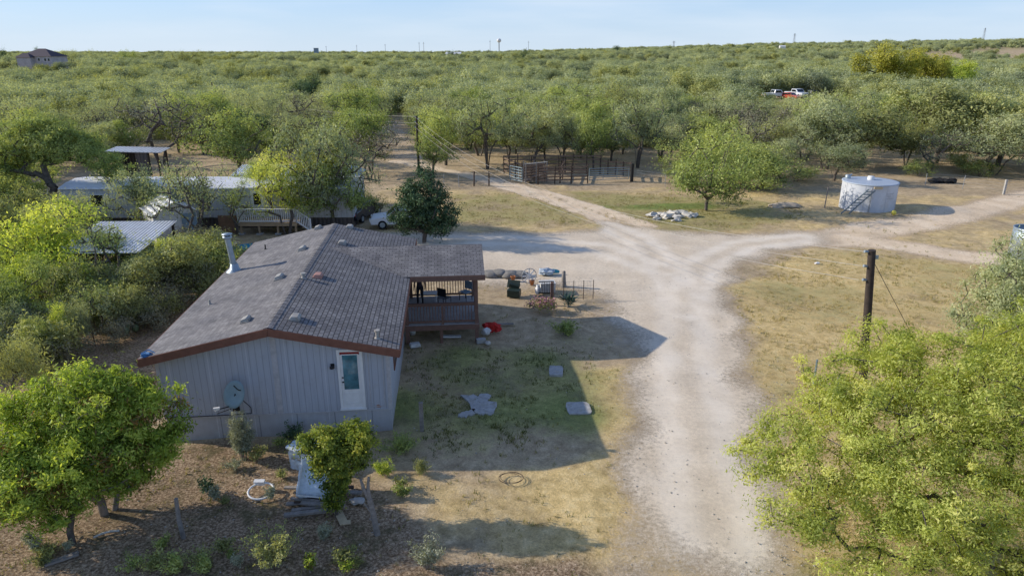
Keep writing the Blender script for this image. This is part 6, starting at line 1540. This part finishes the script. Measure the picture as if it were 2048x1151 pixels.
for i, (px, py, kind) in enumerate(((838,84,0),(847,84,0),(713,90,0),(770,88,0),(980,80,0),(1057,82,0),(652,92,0),(1348,82,1),(1590,67,1),(1971,56,1))):
    b, zt = far_at(px, py, 1900 if kind else 2200); hgt = max(zt-b.z, 8)
    side = ['left one of the twin poles left of the water tower', 'right one of the twin poles left of the water tower', 'skyline pole left of the middle, second from left', 'skyline pole third from left', 'skyline pole just left of the water tower', 'skyline pole just right of the water tower', 'leftmost of the thin skyline poles', 'faint lattice pylon right of the middle', 'lattice pylon above the vehicle row', 'tallest lattice pylon near the right edge'][i]
    if kind:
        t = thing('power_pylon', side, 'pylon', b); mb = MB()
        for sx in (-1, 1):
            for sy in (-1, 1): mb.bar((sx*3, sy*3, 0), (sx*.6, sy*.6, hgt), .35)
        for j in range(6):
            z0, z1 = hgt*j/6, hgt*(j+1)/6; w0, w1 = 3-2.4*j/6, 3-2.4*(j+1)/6; mb.bar((-w0, -w0, z0), (w1, -w1, z1), .22); mb.bar((w0, -w0, z0), (-w1, -w1, z1), .22)
        mb.build('lattice', 'greymetal', t); MB().bar((-5, 0, hgt*.82), (5, 0, hgt*.82), .4).bar((-4, 0, hgt*.93), (4, 0, hgt*.93), .4).build('cross_arm', 'greymetal', t)
    else:
        t = thing('power_pole', side, 'power pole', b); MB().tube((0, 0, 0), (0, 0, hgt), .7, .45, 8).build('pole', 'greymetal', t); MB().bar((-3, 0, hgt*.9), (3, 0, hgt*.9), .5).build('cross_arm', 'greymetal', t)
b, zt = far_at(632, 97, 1500); t = thing('silo_building', 'blue grey tower block on the far skyline left of the middle', 'building', b); MB().box(-4, 4, -4, 4, 0, zt-b.z).build('wall', 'bluegrey', t); MB().box(-4.3, 4.3, -4.3, 4.3, zt-b.z, zt-b.z+.8).build('roof', 'greymetal', t)
b, zt = far_at(907, 104, 900); t = thing('white_barn', 'white roofed barn on the skyline left of the water tower', 'barn', b); k_ = max(zt-b.z, 6); MB().box(-9, 9, -5, 5, 0, k_-2.5).build('wall', 'white', t); MB().prism([(-5.5, k_-2.5), (5.5, k_-2.5), (0, k_)], 0, -9.5, 9.5).build('roof', 'white', t)
b, zt = far_at(1565, 91, 1100); t = thing('white_shed', 'tiny white shed on the right skyline below the pylon', 'shed', b); k_ = max(zt-b.z, 6); MB().box(-4, 4, -3, 3, 0, k_-1.5).build('wall', 'white', t); MB().prism([(-3.3, k_-1.5), (3.3, k_-1.5), (0, k_)], 0, -4.3, 4.3).build('roof', 'white', t)

for i, (px, py, dist, wd_, fm, lb) in enumerate(((8,95,430,9,'f_dark','dark skyline tree at the left picture edge'),(72,97,470,8,'f_dark','dark skyline tree just behind the brick house'),(140,95,380,11,'f_mesq2','grey green skyline tree just right of the brick house'),(181,97,420,6,'f_mesq2','narrow skyline tree right of the brick house'),
        (254,98,450,11,'f_mesq','broad skyline tree left of the middle'),(362,102,430,18,'f_olive','wide dark skyline brush tree above the mobile home'),(1232,89,1300,22,'f_dark','dark skyline tree right of the middle'),(1500,90,1200,16,'f_dark','dark skyline tree left of the white shed'),(1400,93,1000,14,'f_mesq2','low skyline tree at the right of the middle'),(905,100,800,14,'f_dark','dark skyline tree by the white barn'),(1050,99,700,13,'f_dark','dark skyline tree below the water tower'),(1940,85,1300,20,'f_dark','dark skyline tree near the right picture edge'))):
    b, zt = far_at(px, py, dist); h_ = max(3, zt-b.z); lst = LOW[i % len(LOW)]
    put_tree('skyline_tree', lb, lst, (b.x, b.y, b.z-.2), i*1.3, (wd_/7.5, wd_/7.5, h_/6.0), fm)

sc.cycles.max_bounces = 6; sc.cycles.transparent_max_bounces = 8
sc.cycles.diffuse_bounces = 3; sc.cycles.glossy_bounces = 2; sc.cycles.use_denoising = True
